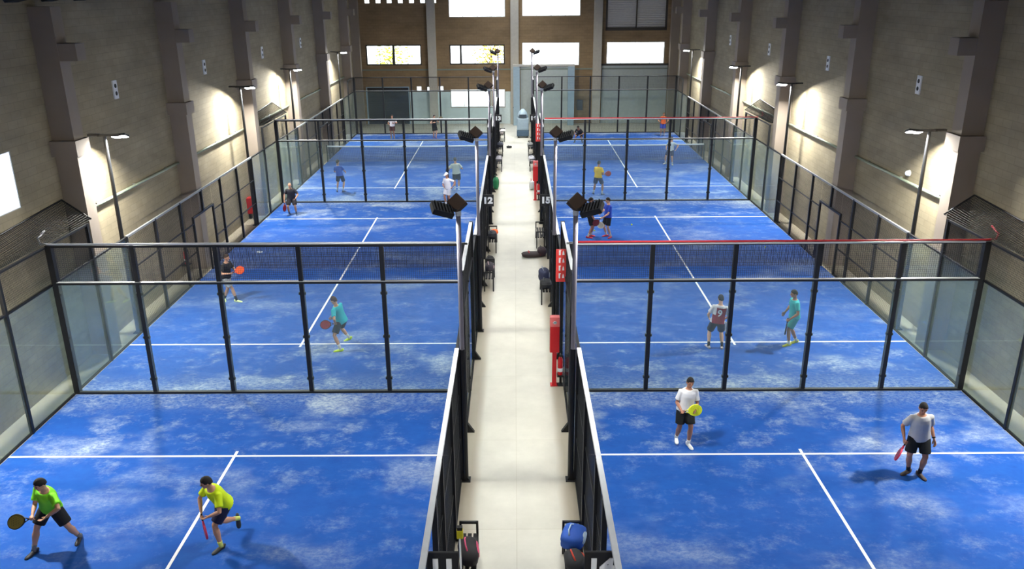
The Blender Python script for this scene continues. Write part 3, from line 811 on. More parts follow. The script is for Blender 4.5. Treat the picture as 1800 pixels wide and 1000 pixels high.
racket_bag('racket_bag', 'black bag hanging off the end of the bench beside court 15', (0.98, 25.35, 0.465), (0.5, 0.36, 0.3), (22, 24, 28), (60, 62, 70), -0.1, 0, 15)
racket_bag('racket_bag', 'dark maroon bag beside the red and black bag near court 15', (1.02, 30.3, 0.0), (0.5, 0.34, 0.34), (44, 26, 36), (30, 28, 52), 0.0, 0, 17)
racket_bag('racket_bag', 'black bag on the bench beside court 12 with the orange towel', (-0.9, 31.1, 0.465), (0.6, 0.32, 0.3), (30, 32, 40), (70, 76, 96), 0.1, 0, 20)
racket_bag('racket_bag', 'dark bag with pale pink pocket on the bench before the number 12 sign', (-0.9, 27.2, 0.465), (0.55, 0.3, 0.26), (48, 42, 52), (200, 170, 176), 0.1, 0, 21)
racket_bag('racket_bag', 'black bag on the floor beside the fence of court 12', (-0.95, 29.3, 0.0), (0.5, 0.3, 0.3), (20, 20, 24), (44, 44, 50), 0.0, 0, 22)
racket_bag('racket_bag', 'green sports bag hung low on the fence beside court 13', (-0.98, 41.6, 0.0), (0.5, 0.3, 0.62), (34, 122, 76), (24, 80, 56), 0.0, 0, 23)
racket_bag('racket_bag', 'grey sports bag on the bench before the gate of court 13', (-0.9, 46.5, 0.465), (0.6, 0.34, 0.3), (150, 148, 156), (80, 78, 88), 0.0, 0, 24)
racket_bag('racket_bag', 'pale grey bag on the bench before the gate of court 16', (0.95, 46.4, 0.465), (0.6, 0.36, 0.32), (176, 176, 182), (60, 60, 66), 0.0, 0, 25)
racket_bag('racket_bag', 'dark slate bag on the bench beyond the gate of court 13', (-0.9, 51.0, 0.465), (0.6, 0.36, 0.3), (56, 60, 74), (130, 130, 140), 0.0, 0, 26)
racket_bag('racket_bag', 'grey bag on the bench beyond the gate of court 16', (0.95, 50.9, 0.465), (0.6, 0.36, 0.3), (150, 152, 150), (70, 72, 72), 0.0, 0, 27)
racket_bag('racket_bag', 'white and red kit bag near the totem of court 16', (0.86, 41.4, 0.0), (0.4, 0.26, 0.5), (206, 206, 206), (196, 50, 50), 0.0, 0, 28)
racket_bag('racket_bag', 'small black bag lying alone in the middle of the aisle floor', (-0.37, 53.2, 0.0), (0.22, 0.34, 0.14), (40, 42, 46), (70, 70, 74), 0.0, 0, 29)
t_ = MB(); blob(t_, (0, 0, 0.08), (0.15, 0.2, 0.09), 31, sq=0.5); tag(t_.build('towel', plain('orange_towel', (236, 108, 52), 0.9), None, (-0.83, 31.75, 0.46), smooth=True), 'bundled orange towel on the bench beside court 12', 'towel')
for q, (px, py, rgb, nm) in enumerate(((-0.92, 55.75, (222, 208, 206), 'pale pink'), (-0.8, 56.3, (214, 216, 208), 'off white'))):
    t_ = MB(); blob(t_, (0, 0, 0.13), (0.17, 0.24, 0.14), 40 + q, sq=0.4)
    tag(t_.build('clothes_pile', plain('clothes_%d' % q, rgb, 0.9), None, (px, py, 0.46), smooth=True), '%s heap of clothes on the bench at the far aisle end' % nm, 'clothes')

# broom leaning beside the near bench
r = thing('broom', 'white handled broom with yellow head up, leaning beside the number 11 sign', 'broom', (-0.96, 11.6, 0))
m = MB(); m.tube([(0.1, -1.1, 0.02), (0, 0, 1.02)], 0.016, 8); m.build('handle', M_WHITE, r)
m = MB(); m.rbox((-0.05, -0.03, 1.0), (0.06, 0.06, 1.16), 0.015); m.build('head', plain('yellow_plastic', (240, 226, 40), 0.5), r)
m = MB(); m.box((-0.04, -0.02, 1.16), (0.05, 0.05, 1.22)); m.build('bristles', M_DARK, r)

# grey-blue machine at the far end of the aisle
r = thing('floor_scrubber', 'tall grey-blue floor cleaning machine with rounded hood at the far end of the aisle', 'machine', (0.56, 57.3, 0))
gb = plain('grey_blue_shell', (142, 160, 172), 0.5); db = plain('dark_blue_base', (62, 84, 104), 0.5)
m = MB(); m.rbox((-0.42, -0.4, 0.12), (0.42, 0.4, 0.5), 0.05); m.build('base', db, r)
m = MB(); m.rbox((-0.4, -0.36, 0.5), (0.4, 0.38, 1.35), 0.08); m.build('body', gb, r)
m = MB(); m.tube([(0, 0, 1.33), (0, 0, 1.5), (0, 0, 1.75), (0, 0, 1.92)], [(0.36, 0.34), (0.36, 0.34), (0.26, 0.26), (0.1, 0.1)], 18); m.build('hood', gb, r, smooth=True)
m = MB(); m.rbox((-0.25, -0.37, 1.36), (0.25, -0.28, 1.6), 0.02); m.build('window', plain('dark_window', (52, 62, 74), 0.3), r)
for x in (-0.3, 0.3):
    for y in (-0.28, 0.28):
        m = MB(); m.tube([(x - 0.04, y, 0.1), (x + 0.04, y, 0.1)], 0.1, 12); m.build('wheel', M_DARK, r)
# dark equipment box on the wall behind court 16
tag(box('junction_box', (4.72, WE - 0.2, 1.0), (5.15, WE - 0.001, 1.75), plain('slate_box', (60, 66, 72), 0.6)), 'dark slate junction box on the far wall behind court 16', 'box')

# balls and a white ring on the turf
def ball(x, y, label):
    m = MB(); m.ball((0, 0, 0.033), 0.033, None, 12, 8); tag(m.build('padel_ball', plain('felt_yellow', (206, 222, 60), 0.9), None, (x, y, 0.012), smooth=True), label, 'ball')
ball(9.86, 31.1, 'yellow ball on the turf of court 15 beside its gate')
ball(5.05, 34.5, 'yellow ball lying on court 15 beyond its net')
ball(3.35, 33.6, 'yellow ball near the two players talking on court 15')
m = MB(); pts = [(0.09 * math.cos(a * math.pi / 10), 0.09 * math.sin(a * math.pi / 10), 0.014) for a in range(21)]; m.tube(pts, 0.026, 8, caps=False, axis=[V((0, 0, 1))] * 21)
tag(m.build('floor_ring', M_WHITE, None, (-10.05, 30.85, 0.012), smooth=True), 'small white ring lying on court 12 near its gate', 'ring')

# ------------------------------------------------------------------ people
def remeshed(mb, voxel, smooth=4, name='body'):
    me = mb.mesh(name + '_raw', [])
    o = bpy.data.objects.new('raw', me); COL.objects.link(o)
    r = o.modifiers.new('r', 'REMESH'); r.mode = 'VOXEL'; r.voxel_size = voxel; r.use_smooth_shade = True
    s = o.modifiers.new('s', 'SMOOTH'); s.factor = 0.5; s.iterations = smooth
    dg = bpy.context.evaluated_depsgraph_get()
    out = bpy.data.meshes.new_from_object(o.evaluated_get(dg))
    bpy.data.objects.remove(o); bpy.data.meshes.remove(me)
    for p in out.polygons: p.use_smooth = True
    return out

def join_meshes(a, mb):
    """append builder geometry to mesh a"""
    b = MB(); b.v = [tuple(v.co) for v in a.vertices]; b.f = [tuple(p.vertices) for p in a.polygons]; b.mi = [0] * len(b.f)
    b.add(mb.v, mb.f)
    me = bpy.data.meshes.new(a.name); me.from_pydata([tuple(v) for v in b.v], [], b.f)
    for p in me.polygons: p.use_smooth = True
    return me

def ik(a, t, l1, l2, pole):
    """elbow/knee position and reachable end point"""
    d = t - a; L_ = d.length
    mx = (l1 + l2) * 0.998
    if L_ > mx: t = a + d * (mx / L_); d = t - a; L_ = mx
    L_ = max(L_, abs(l1 - l2) + 0.02)
    u = d.normalized()
    x = (l1 * l1 - l2 * l2 + L_ * L_) / (2 * L_)
    h = math.sqrt(max(1e-6, l1 * l1 - x * x))
    p = pole - u * pole.dot(u)
    p = p.normalized() if p.length > 1e-4 else u.orthogonal().normalized()
    return a + u * x + p * h, t

SKIN = {'a': (198, 148, 118), 'b': (176, 124, 98), 'c': (214, 166, 138)}

def hand(palm_mb, fing_mb, wrist, d, inward, S_, grip):
    """palm goes to the remeshed body, fingers stay separate chains; returns the grip point"""
    d = d.normalized()
    n = inward - d * inward.dot(d); n = n.normalized() if n.length > 1e-3 else d.orthogonal().normalized()
    if grip is not None:
        a = grip.normalized()
        # palm faces n, finger axis roughly along the handle
        side = a
        n = n - a * n.dot(a); n = n.normalized() if n.length > 1e-3 else a.orthogonal().normalized()
        gp = wrist + d * 0.075 * S_ + n * 0.03
        palm_mb.tube([wrist - d * 0.02, wrist + d * 0.03, gp - n * 0.034, gp - n * 0.034 + d * 0.03], [(0.024, 0.02), (0.034, 0.017), (0.04, 0.016), (0.03, 0.012)], 10, axis=side)
        b = a.cross(n)
        if b.dot(d) < 0: b = -b
        for k, ln in enumerate((0.95, 1.05, 1.0, 0.85)):
            off = a * ((1.5 - k) * 0.02)
            pts = []
            for q in range(6):
                th = math.radians(-50 + q * 48 * ln)
                # start over the knuckles (b side) and curl round to the palm side
                pts.append(gp + off + (b * math.cos(th - 0.35) + n * math.sin(th - 0.35)) * 0.027)
            fing_mb.tube(pts, [0.0095, 0.0095, 0.009, 0.0088, 0.0082, 0.0065], 7)
        pts = [gp + a * 0.03 - n * 0.03 - b * 0.01, gp + a * 0.045 - n * 0.02 - b * 0.027, gp + a * 0.05 + n * 0.008 - b * 0.03, gp + a * 0.05 + n * 0.026 - b * 0.014]
        fing_mb.tube(pts, [0.012, 0.011, 0.0105, 0.008], 7)
        return gp
    side = d.cross(n).normalized()
    palm_mb.tube([wrist - d * 0.02, wrist + d * 0.03, wrist + d * 0.065, wrist + d * 0.095], [(0.024, 0.02), (0.035, 0.017), (0.041, 0.016), (0.038, 0.012)], 10, axis=side)
    for k, ln in enumerate((0.9, 1.0, 0.95, 0.75)):
        b0 = wrist + d * 0.085 + side * ((1.5 - k) * 0.02)
        l = 0.075 * ln
        pts = [b0, b0 + d * l * 0.45 + n * 0.006, b0 + d * l * 0.78 + n * 0.022, b0 + d * l * 0.95 + n * 0.042]
        fing_mb.tube(pts, [0.0095, 0.009, 0.0085, 0.0065], 7)
    t0 = wrist + d * 0.03 + side * 0.028
    fing_mb.tube([t0, t0 + d * 0.03 + side * 0.02 + n * 0.008, t0 + d * 0.058 + side * 0.026 + n * 0.02, t0 + d * 0.075 + side * 0.024 + n * 0.03], [0.013, 0.012, 0.0105, 0.008], 7)
    return wrist + d * 0.08

def racket(gp, d, normal, label, face, frame):
    d = d.normalized(); n = normal - d * normal.dot(d); n.normalize(); s = d.cross(n)
    M = Matrix((s, d, n)).transposed()
    r = thing('padel_racket', label, 'racket', gp, 'padel rackets'); r.rotation_euler = M.to_euler()
    m = MB(); m.tube([(0, -0.06, 0), (0, -0.05, 0), (0, 0.085, 0)], [0.019, 0.016, 0.015], 10); m.build('grip', M_DARK, r, smooth=True)
    # frame: teardrop ring, throat arms
    m = MB()
    ring = []
    for k in range(28):
        a = 2 * math.pi * k / 28
        x = 0.125 * math.sin(a) * (1 - 0.13 * max(0, -math.cos(a))); y = 0.285 + 0.145 * math.cos(a)
        ring.append((x, y, 0))
    m.tube(ring + ring[:1], [(0.019, 0.011)] * 29, 8, axis=V((0, 0, 1)), caps=False)
    for sx in (-1, 1): m.tube([(sx * 0.012, 0.08, 0), (sx * 0.028, 0.12, 0), (sx * 0.06, 0.17, 0)], [(0.016, 0.009)] * 3, 8, axis=V((0, 0, 1)))
    m.build('frame', plain('racket_frame_%d_%d_%d' % frame, frame, 0.45), r, smooth=True)
    m = MB(); vs = []; n_ = len(ring)
    for z in (-0.016, 0.016): vs += [(p[0] * 0.96, 0.285 + (p[1] - 0.285) * 0.96, z) for p in ring]
    m.add(vs, [tuple(range(n_)), tuple(range(2 * n_ - 1, n_ - 1, -1))] + [(k, k + n_, (k + 1) % n_ + n_, (k + 1) % n_) for k in range(n_)])
    f = m.build('hitting_face', plain('racket_face_%d_%d_%d' % face, face, 0.5), r)
    m = MB()
    for iy in range(6):
        for ix in range(5):
            x, y = (ix - 2) * 0.03 + (0.015 if iy % 2 else 0), 0.215 + iy * 0.028
            if (x / 0.1) ** 2 + ((y - 0.285) / 0.11) ** 2 > 0.9: continue
            m.tube([(x, y, -0.0172), (x, y, 0.0172)], 0.0055, 8)
    m.build('hole_pattern', M_DARK, f)
    return r

def person(label, H, head_h, pel, neck, look, feet, wrists, shirt, shorts, shoes, socks, hair=(26, 20, 18), skin='a', grips=(None, None), elbows=(None, None), knees=(None, None),
           bulk=1.0, voxel=0.012, sleeveless=False, bald=False, cap=None, band=None, two_tone=None, number=None, sock_h=0.12, long_shirt=0.0, pole_twist=0.0):
    """head_h: heading (x, y); feet: right, left = (x, y, lift, (dx, dy), pitch); wrists: right, left; grips: racket axis or None"""
    s = H / 1.78
    f = V((head_h[0], head_h[1], 0)).normalized(); r = V((f.y, -f.x, 0)); up = V((0, 0, 1))
    p = V(pel); N = p + (V(neck) - p).normalized() * 0.50 * s
    # lower the pelvis until both ankles can be reached
    ank = [V((q[0], q[1], 0.095 * s + q[2])) for q in feet]
    for _ in range(60):
        hips = [p + r * (0.092 * s) - up * 0.02, p - r * (0.092 * s) - up * 0.02]
        if all((ank[k] - hips[k]).length <= 0.845 * s for k in (0, 1)): break
        p = p - up * 0.012; N = N - up * 0.012
    spine = (N - p).normalized()
    ax = r
    sh_ax = (r + f * pole_twist).normalized(); sh_ax = (sh_ax - spine * sh_ax.dot(spine)).normalized()
    lk = V(look).normalized()
    hup = (up * 0.75 + spine * 0.25); hup = (hup - lk * hup.dot(lk)).normalized()
    hr = lk.cross(hup).normalized()
    HM = Matrix((hr, lk, hup)).transposed()
    hc = N + (spine * 0.5 + up * 0.5).normalized() * 0.145 * s + lk * 0.025 * s + hup * 0.03 * s
    root = thing('person', label, 'person', (p.x, p.y, 0))
    base = V((p.x, p.y, 0))
    L_ = lambda v: V(v) - base
    rings = [(-0.10, 0.10, 0.085), (-0.05, 0.155, 0.11), (0.02, 0.168, 0.118), (0.22, 0.148, 0.105), (0.45, 0.150, 0.108), (0.68, 0.160, 0.114), (0.84, 0.158, 0.102), (0.95, 0.11, 0.082), (1.0, 0.07, 0.07)]
    def bend(t):   # slight curve of the back
        return p + spine * (0.5 * s * t) - (spine.cross(ax)) * 0.0
    def axis_at(t): return (ax * (1 - max(0, min(1, t))) + sh_ax * max(0, min(1, t))).normalized()
    def torso(m, lo, hi, grow, flare=0.0):
        sel = [q for q in rings if lo <= q[0] <= hi]
        pts = [L_(bend(q[0])) for q in sel]
        rad = []
        for q in sel:
            g = grow + flare * max(0, 0.3 - q[0])
            rad.append((q[1] * s * bulk + g, q[2] * s * bulk + g))
        m.tube(pts, rad, 18, axis=[axis_at(q[0]) for q in sel])
    bm_ = MB(); fg = MB()
    torso(bm_, -0.2, 1.0, 0)
    bm_.tube([L_(N - spine * 0.03), L_(N + spine * 0.04), L_(hc - hup * 0.05 - lk * 0.01)], [0.062 * s, 0.056 * s, 0.054 * s], 12)
    def hfn(d):
        k = 1.0
        if d.z < 0: k -= 0.16 * (-d.z) * (1 - 0.45 * max(0, d.y))
        k += 0.03 * max(0, -d.y) * max(0, d.z)
        return k
    hr_ = (0.077 * s, 0.098 * s, 0.118 * s)
    bm_.ball(L_(hc), hr_, HM, 20, 14, 0, hfn)
    # nose, brow, chin, ears
    P = lambda x, y, z: L_(hc + HM @ V((x * s, y * s, z * s)))
    bm_.tube([P(0, 0.088, 0.025), P(0, 0.108, -0.005), P(0, 0.112, -0.018), P(0, 0.088, -0.028)], [0.010 * s, 0.014 * s, 0.016 * s, 0.013 * s], 8)
    bm_.ball(P(0, 0.072, -0.085), (0.03 * s, 0.025 * s, 0.022 * s), HM)
    for sx in (-1, 1): bm_.ball(P(sx * 0.076, -0.008, -0.005), (0.012 * s, 0.022 * s, 0.034 * s), HM, 10, 7)
    # legs
    kn = []; an = []
    for k in (0, 1):
        hip = p + r * (0.092 * s * (1 if k == 0 else -1)) - up * 0.02
        fd = V((feet[k][3][0], feet[k][3][1], 0)).normalized()
        pole = V(knees[k]) if knees[k] is not None else (fd * 0.7 + f * 0.5 + up * 0.1)
        K, A = ik(hip, ank[k], 0.43 * s, 0.42 * s, pole); kn.append(K); an.append(A)
        h_ = hip
        bm_.tube([L_(h_ + (h_ - K).normalized() * 0.03), L_(h_.lerp(K, 0.2)), L_(h_.lerp(K, 0.6)), L_(K), L_(K.lerp(A, 0.12)), L_(K.lerp(A, 0.32)), L_(K.lerp(A, 0.65)), L_(K.lerp(A, 0.93)), L_(A)],
                 [0.088 * s * bulk, 0.088 * s * bulk, 0.07 * s * bulk, 0.055 * s, 0.053 * s, 0.059 * s * bulk, 0.046 * s, 0.035 * s, 0.036 * s], 14)
    # arms
    el = []; wr = []; gps = []
    for k in (0, 1):
        sg = 1 if k == 0 else -1
        sh = N + sh_ax * (0.164 * s * (bulk ** 0.5) * sg) - spine * 0.078 * s
        pole = V(elbows[k]) if elbows[k] is not None else (-f * 0.6 + sh_ax * sg * 0.7 - up * 0.35)
        E_, W_ = ik(sh, V(wrists[k]), 0.29 * s, 0.255 * s, pole); el.append((sh, E_)); wr.append(W_)
        bm_.tube([L_(sh - sh_ax * sg * 0.05 * s), L_(sh), L_(sh.lerp(E_, 0.35)), L_(sh.lerp(E_, 0.8)), L_(E_), L_(E_.lerp(W_, 0.25)), L_(E_.lerp(W_, 0.7)), L_(W_)],
                 [0.06 * s, 0.058 * s * bulk, 0.049 * s * bulk, 0.041 * s, 0.039 * s, 0.042 * s, 0.033 * s, 0.026 * s], 12)
        dd = (W_ - E_).normalized()
        inward = -sh_ax * sg * 0.8 + f * 0.4
        gps.append(hand(bm_, fg, L_(W_), dd, inward, s, grips[k]) + base)
    me = remeshed(bm_, voxel, 3, 'body')
    me = join_meshes(me, fg); me.materials.append(plain('skin_' + skin, SKIN[skin], 0.55, var=0.05))
    link('body', me, root)
    # shorts
    m = MB(); torso(m, -0.2, 0.3, 0.014)
    for k in (0, 1):
        hip = p + r * (0.092 * s * (1 if k == 0 else -1)) - up * 0.02
        m.tube([L_(hip + (hip - kn[k]).normalized() * 0.02), L_(hip.lerp(kn[k], 0.3)), L_(hip.lerp(kn[k], 0.82))], [0.105 * s * bulk, 0.108 * s * bulk, 0.102 * s * bulk], 16)
    me = remeshed(m, voxel * 1.15, 2, 'shorts'); me.materials.append(plain('cloth_%d_%d_%d' % shorts, shorts, 0.85, bump=0.1)); link('shorts', me, root)
    # shirt
    m = MB()
    m.tube([L_(bend(t)) for t in (-0.08 - long_shirt, 0.02, 0.22, 0.45, 0.68, 0.84, 0.94, 0.985)],
           [((a * s * bulk + 0.022), (b * s * bulk + 0.022)) for a, b in ((0.184, 0.134), (0.176, 0.126), (0.160, 0.114), (0.156, 0.112), (0.160, 0.116), (0.156, 0.102), (0.108, 0.082), (0.075, 0.072))], 20, axis=[axis_at(t) for t in (0, 0, 0.22, 0.45, 0.68, 0.84, 1, 1)])
    for k in (0, 1):
        sg = 1 if k == 0 else -1
        sh, E_ = el[k]
        if not sleeveless:
            m.tube([L_(sh - sh_ax * sg * 0.06 * s), L_(sh + spine * 0.005), L_(sh.lerp(E_, 0.35)), L_(sh.lerp(E_, 0.72))], [0.064 * s, 0.067 * s * bulk, 0.064 * s * bulk, 0.069 * s * bulk], 14)
    me = remeshed(m, voxel * 1.1, 2, 'shirt')
    me.materials.append(plain('cloth_%d_%d_%d' % shirt, shirt, 0.85, bump=0.1))
    if two_tone:
        me.materials.append(plain('cloth_%d_%d_%d' % two_tone, two_tone, 0.85))
        for q in me.polygons:
            c = V(q.center) + base - p
            h = c.dot(spine) / (0.5 * s); side = abs((V(q.center) + base - p).dot(sh_ax))
            if h > 0.86 or side > 0.168 * s + 0.012 or (c.dot(sh_ax) < -0.10 * s and h > 0.42): q.material_index = 1
    so = link('shirt', me, root)
    if number:
        tm = text_mesh(number, 0.26, 0.002, 0.006); tm.materials.append(M_WHITE)
        t = link('number', tm, so)
        back = -(sh_ax.cross(spine)) * -1
        nrm = sh_ax.cross(spine).normalized()
        if nrm.dot(f) > 0: nrm = -nrm
        yv = spine; xv = yv.cross(nrm).normalized()
        Mt = Matrix((xv, yv, nrm)).transposed()
        t.rotation_euler = Mt.to_euler(); t.location = L_(bend(0.55) + nrm * (0.112 * s * bulk + 0.028))
    # shoes and socks
    for k in (0, 1):
        fd = V((feet[k][3][0], feet[k][3][1], 0)).normalized(); pit = feet[k][4]
        fz = (up * math.cos(pit) + fd * math.sin(pit)); fdir = (fd * math.cos(pit) - up * math.sin(pit)); fs = fdir.cross(fz)
        A = an[k]; o0 = A - fz * 0.095 * s
        secs = [(-0.082, 0.012, 0.03, 0.035), (-0.072, 0.03, 0.05, 0.045), (-0.03, 0.036, 0.052, 0.05), (0.03, 0.039, 0.046, 0.046), (0.09, 0.046, 0.034, 0.034), (0.15, 0.046, 0.027, 0.027), (0.19, 0.034, 0.021, 0.021), (0.205, 0.012, 0.012, 0.016)]
        m = MB(); m.tube([L_(o0 + fdir * (y * s) + fz * (zc * s)) for y, w, hh, zc in secs], [(w * s, hh * s) for y, w, hh, zc in secs], 14, axis=fs)
        m.build('shoe', plain('shoe_%d_%d_%d' % shoes, shoes, 0.6), root, smooth=True)
        m = MB(); K = kn[k]; d_ = (K - A).normalized()
        m.tube([L_(A - d_ * 0.03), L_(A + d_ * 0.02), L_(A + d_ * sock_h * 0.6), L_(A + d_ * sock_h)], [0.043 * s, 0.041 * s, 0.042 * s, 0.047 * s], 12)
        m.build('sock', plain('sock_%d_%d_%d' % socks, socks, 0.9), root, smooth=True)
    # hair or cap
    def hair_fn(d):
        th = 0.0 + 0.52 * d.y - 0.16 * max(0, abs(d.x) - 0.55) + 0.05 * math.sin(11 * d.x + 2) + 0.04 * math.sin(17 * d.x)
        w = max(0.0, min(1.0, (d.z - th) / 0.10))
        rough = 0.022 * math.sin(15 * d.x + 3 * d.y) * math.sin(13 * d.y + 1) + 0.016 * math.sin(23 * d.x + 19 * d.y)
        return 0.86 + w * (0.225 + rough + 0.07 * max(0, d.z) * (0.5 + 0.5 * d.y))
    if not bald:
        m = MB(); m.ball(L_(hc), hr_, HM, 28, 20, 0, hair_fn)
        m.build('hair', plain('hair_%d_%d_%d' % hair, hair, 0.8), root, smooth=True)
    if cap:
        m = MB(); m.ball(L_(hc + hup * 0.02), (0.09 * s, 0.112 * s, 0.118 * s), HM, 22, 14, 0, lambda d: 1.0 if d.z > 0.1 else 0.8)
        cs = [P(sx * 0.07, 0.09, 0.045) for sx in (-1, 1)]
        m.tube([P(0, 0.06, 0.05), P(0, 0.11, 0.045), P(0, 0.165, 0.03), P(0, 0.18, 0.026)], [(0.07 * s, 0.01), (0.075 * s, 0.009), (0.06 * s, 0.007), (0.03 * s, 0.005)], 12, axis=hr)
        m.build('cap', plain('cap_%d_%d_%d' % cap, cap, 0.8), root, smooth=True)
    # face
    for sx in (-1, 1):
        m = MB(); m.ball(P(sx * 0.031, 0.087, 0.006), (0.011 * s, 0.008 * s, 0.007 * s), HM, 8, 6); m.build('eye', M_DARK, root, smooth=True)
        m = MB(); m.tube([P(sx * 0.017, 0.0935, 0.026), P(sx * 0.032, 0.0925, 0.031), P(sx * 0.048, 0.083, 0.026)], [0.0045 * s] * 3, 6); m.build('eyebrow', plain('hair_%d_%d_%d' % hair, hair, 0.8), root)
    m = MB(); m.tube([P(-0.022, 0.083, -0.052), P(0, 0.092, -0.05), P(0.022, 0.083, -0.052)], [0.005 * s, 0.007 * s, 0.005 * s], 8); m.build('mouth', plain('lips', (168, 92, 82), 0.5), root)
    if band is not None:
        k = band; d_ = (wr[k] - el[k][1]).normalized(); m = MB(); m.tube([L_(wr[k] - d_ * 0.05), L_(wr[k] - d_ * 0.02)], 0.034 * s, 12); m.build('wristband', M_DARK, root)
    return root, gps

BLK = (22, 22, 26)
# 1 crouching player in green, court 11
ax = V((-0.95, -0.1, -0.16))
_, g = person('person crouching in a lime green shirt and black shorts on court 11', 1.80, (-0.45, -0.9), (-8.50, 12.76, 0.90), (-8.42, 12.56, 1.36), (-0.55, -0.75, -0.32),
    [(-8.83, 12.52, 0, (-0.35, -0.93), 0), (-8.20, 12.92, 0, (0.15, -1), 0)], [(-8.54, 12.28, 1.02), (-8.30, 12.28, 0.97)], (128, 222, 38), BLK, (34, 34, 38), (120, 116, 112),
    grips=(ax, None), skin='a', bulk=1.12, knees=((-0.6, -0.8, 0.1), (0.5, -0.85, 0.1)), sock_h=0.1, elbows=(None, (0.9, -0.1, 0.3)))
racket(g[0], ax, V((0.25, -0.75, 0.6)), 'dark racket with olive yellow centre held by the lime green shirted player', (104, 92, 34), (26, 28, 26))
# 2 running player in yellow, court 11
ax = V((0.12, -0.1, -0.95))
_, g = person('person running in a fluorescent yellow shirt and navy shorts on court 11', 1.78, (-0.72, -0.7), (-5.38, 12.86, 0.88), (-5.47, 12.62, 1.32), (-0.85, -0.45, -0.25),
    [(-5.30, 13.22, 0.16, (0.2, -0.5), 1.15), (-5.44, 12.62, 0, (-0.55, -0.8), 0)], [(-5.68, 12.56, 0.86), (-5.50, 12.42, 0.86)], (214, 238, 24), (22, 26, 62), (44, 46, 44), (214, 220, 110),
    grips=(ax, None), skin='a', bulk=1.08, knees=((-0.5, -0.8, -0.1), (-0.85, -0.4, 0.2)), sock_h=0.09, elbows=((-0.7, 0.6, 0.1), (0.9, -0.25, 0.3)))
racket(g[0], ax, V((0.9, 0.5, 0)), 'pink-red racket held edge-on by the yellow shirted runner', (60, 30, 44), (206, 54, 92))
# 3 standing player in white, court 14
ax = V((0.96, 0.05, 0.10))
_, g = person('person standing in a white T-shirt and black shorts with a yellow racket on court 14', 1.76, (0.08, -1), (3.76, 16.30, 0.92), (3.80, 16.26, 1.42), (0.1, -0.95, -0.2),
    [(3.63, 16.42, 0.02, (-0.1, -1), 0), (3.86, 16.20, 0, (0.3, -0.95), 0)], [(3.61, 16.03, 1.00), (3.93, 16.03, 1.02)], (238, 238, 240), (20, 22, 22), (240, 240, 240), (236, 236, 236),
    grips=(ax, None), skin='b', bulk=1.03, elbows=((-0.35, 0.7, -0.5), (0.35, 0.7, -0.5)), sock_h=0.08)
racket(g[0], ax, V((0.1, -1, 0.2)), 'bright yellow racket held across the body by the white T-shirted player on court 14', (214, 226, 40), (226, 234, 60))
# 4 standing player in grey, court 14
ax = V((-0.42, -0.1, -0.85))
_, g = person('person standing in a grey T-shirt, black shorts and black socks on court 14', 1.86, (-0.15, -1), (8.34, 15.0, 0.97), (8.27, 14.92, 1.48), (-0.2, -0.9, -0.32),
    [(8.27, 15.06, 0, (-0.85, -0.45), 0), (8.46, 14.95, 0, (0.25, -1), 0)], [(7.98, 14.90, 0.95), (8.60, 14.90, 0.92)], (178, 178, 180), (18, 20, 20), (66, 52, 48), (24, 24, 30),
    grips=(ax, None), skin='b', bulk=1.06, band=1, sock_h=0.2, elbows=((-0.15, 1, 0), (0.2, 1, 0)), long_shirt=0.08)
racket(g[0], ax, V((0.88, -0.42, -0.3)), 'pink-red racket hanging beside the grey T-shirted player', (150, 40, 62), (208, 48, 84))
# 5 black shirt with orange racket, court 12
ax = V((0.85, 0.05, 0.30))
_, g = person('person in a black shirt and pale grey shorts with an orange racket on court 12', 1.76, (0.9, -0.4), (-9.50, 25.50, 0.88), (-9.42, 25.46, 1.38), (0.9, -0.3, -0.1),
    [(-9.22, 25.42, 0, (0.95, -0.2), 0), (-9.66, 25.56, 0, (0.3, -0.9), 0)], [(-9.28, 25.22, 1.06), (-9.20, 25.58, 1.05)], (24, 24, 30), (176, 178, 180), (220, 236, 170), (40, 42, 52),
    grips=(ax, None), skin='a', hair=(52, 36, 28), elbows=((-0.8, -0.5, -0.2), None), sock_h=0.14)
racket(g[0], ax, V((0, -1, 0.25)), 'orange-red racket held up by the black shirted player on court 12', (236, 96, 44), (206, 44, 42))
# 6 teal shirt lunging, court 12
ax = V((-0.95, -0.12, -0.08))
_, g = person('person lunging in a turquoise shirt and lime shoes on court 12', 1.74, (-0.82, 0.5), (-4.98, 21.80, 0.82), (-5.08, 21.72, 1.28), (-0.9, 0.3, -0.3),
    [(-4.90, 22.2, 0.02, (-0.6, -0.2), 0.3), (-4.99, 21.42, 0, (-0.85, -0.2), 0)], [(-5.22, 21.95, 0.86), (-5.10, 21.55, 0.82)], (34, 178, 190), (26, 34, 48), (206, 236, 60), (226, 226, 226),
    grips=(None, ax), skin='a', hair=(66, 40, 34), knees=((-0.8, 0.2, 0.2), (-0.9, -0.3, 0.2)), elbows=(None, (0.2, -0.9, -0.3)), sock_h=0.13, long_shirt=0.05)
racket(g[1], ax, V((0.1, -1, 0.4)), 'black and red racket held low by the turquoise shirted player on court 12', (176, 48, 54), (30, 22, 28))
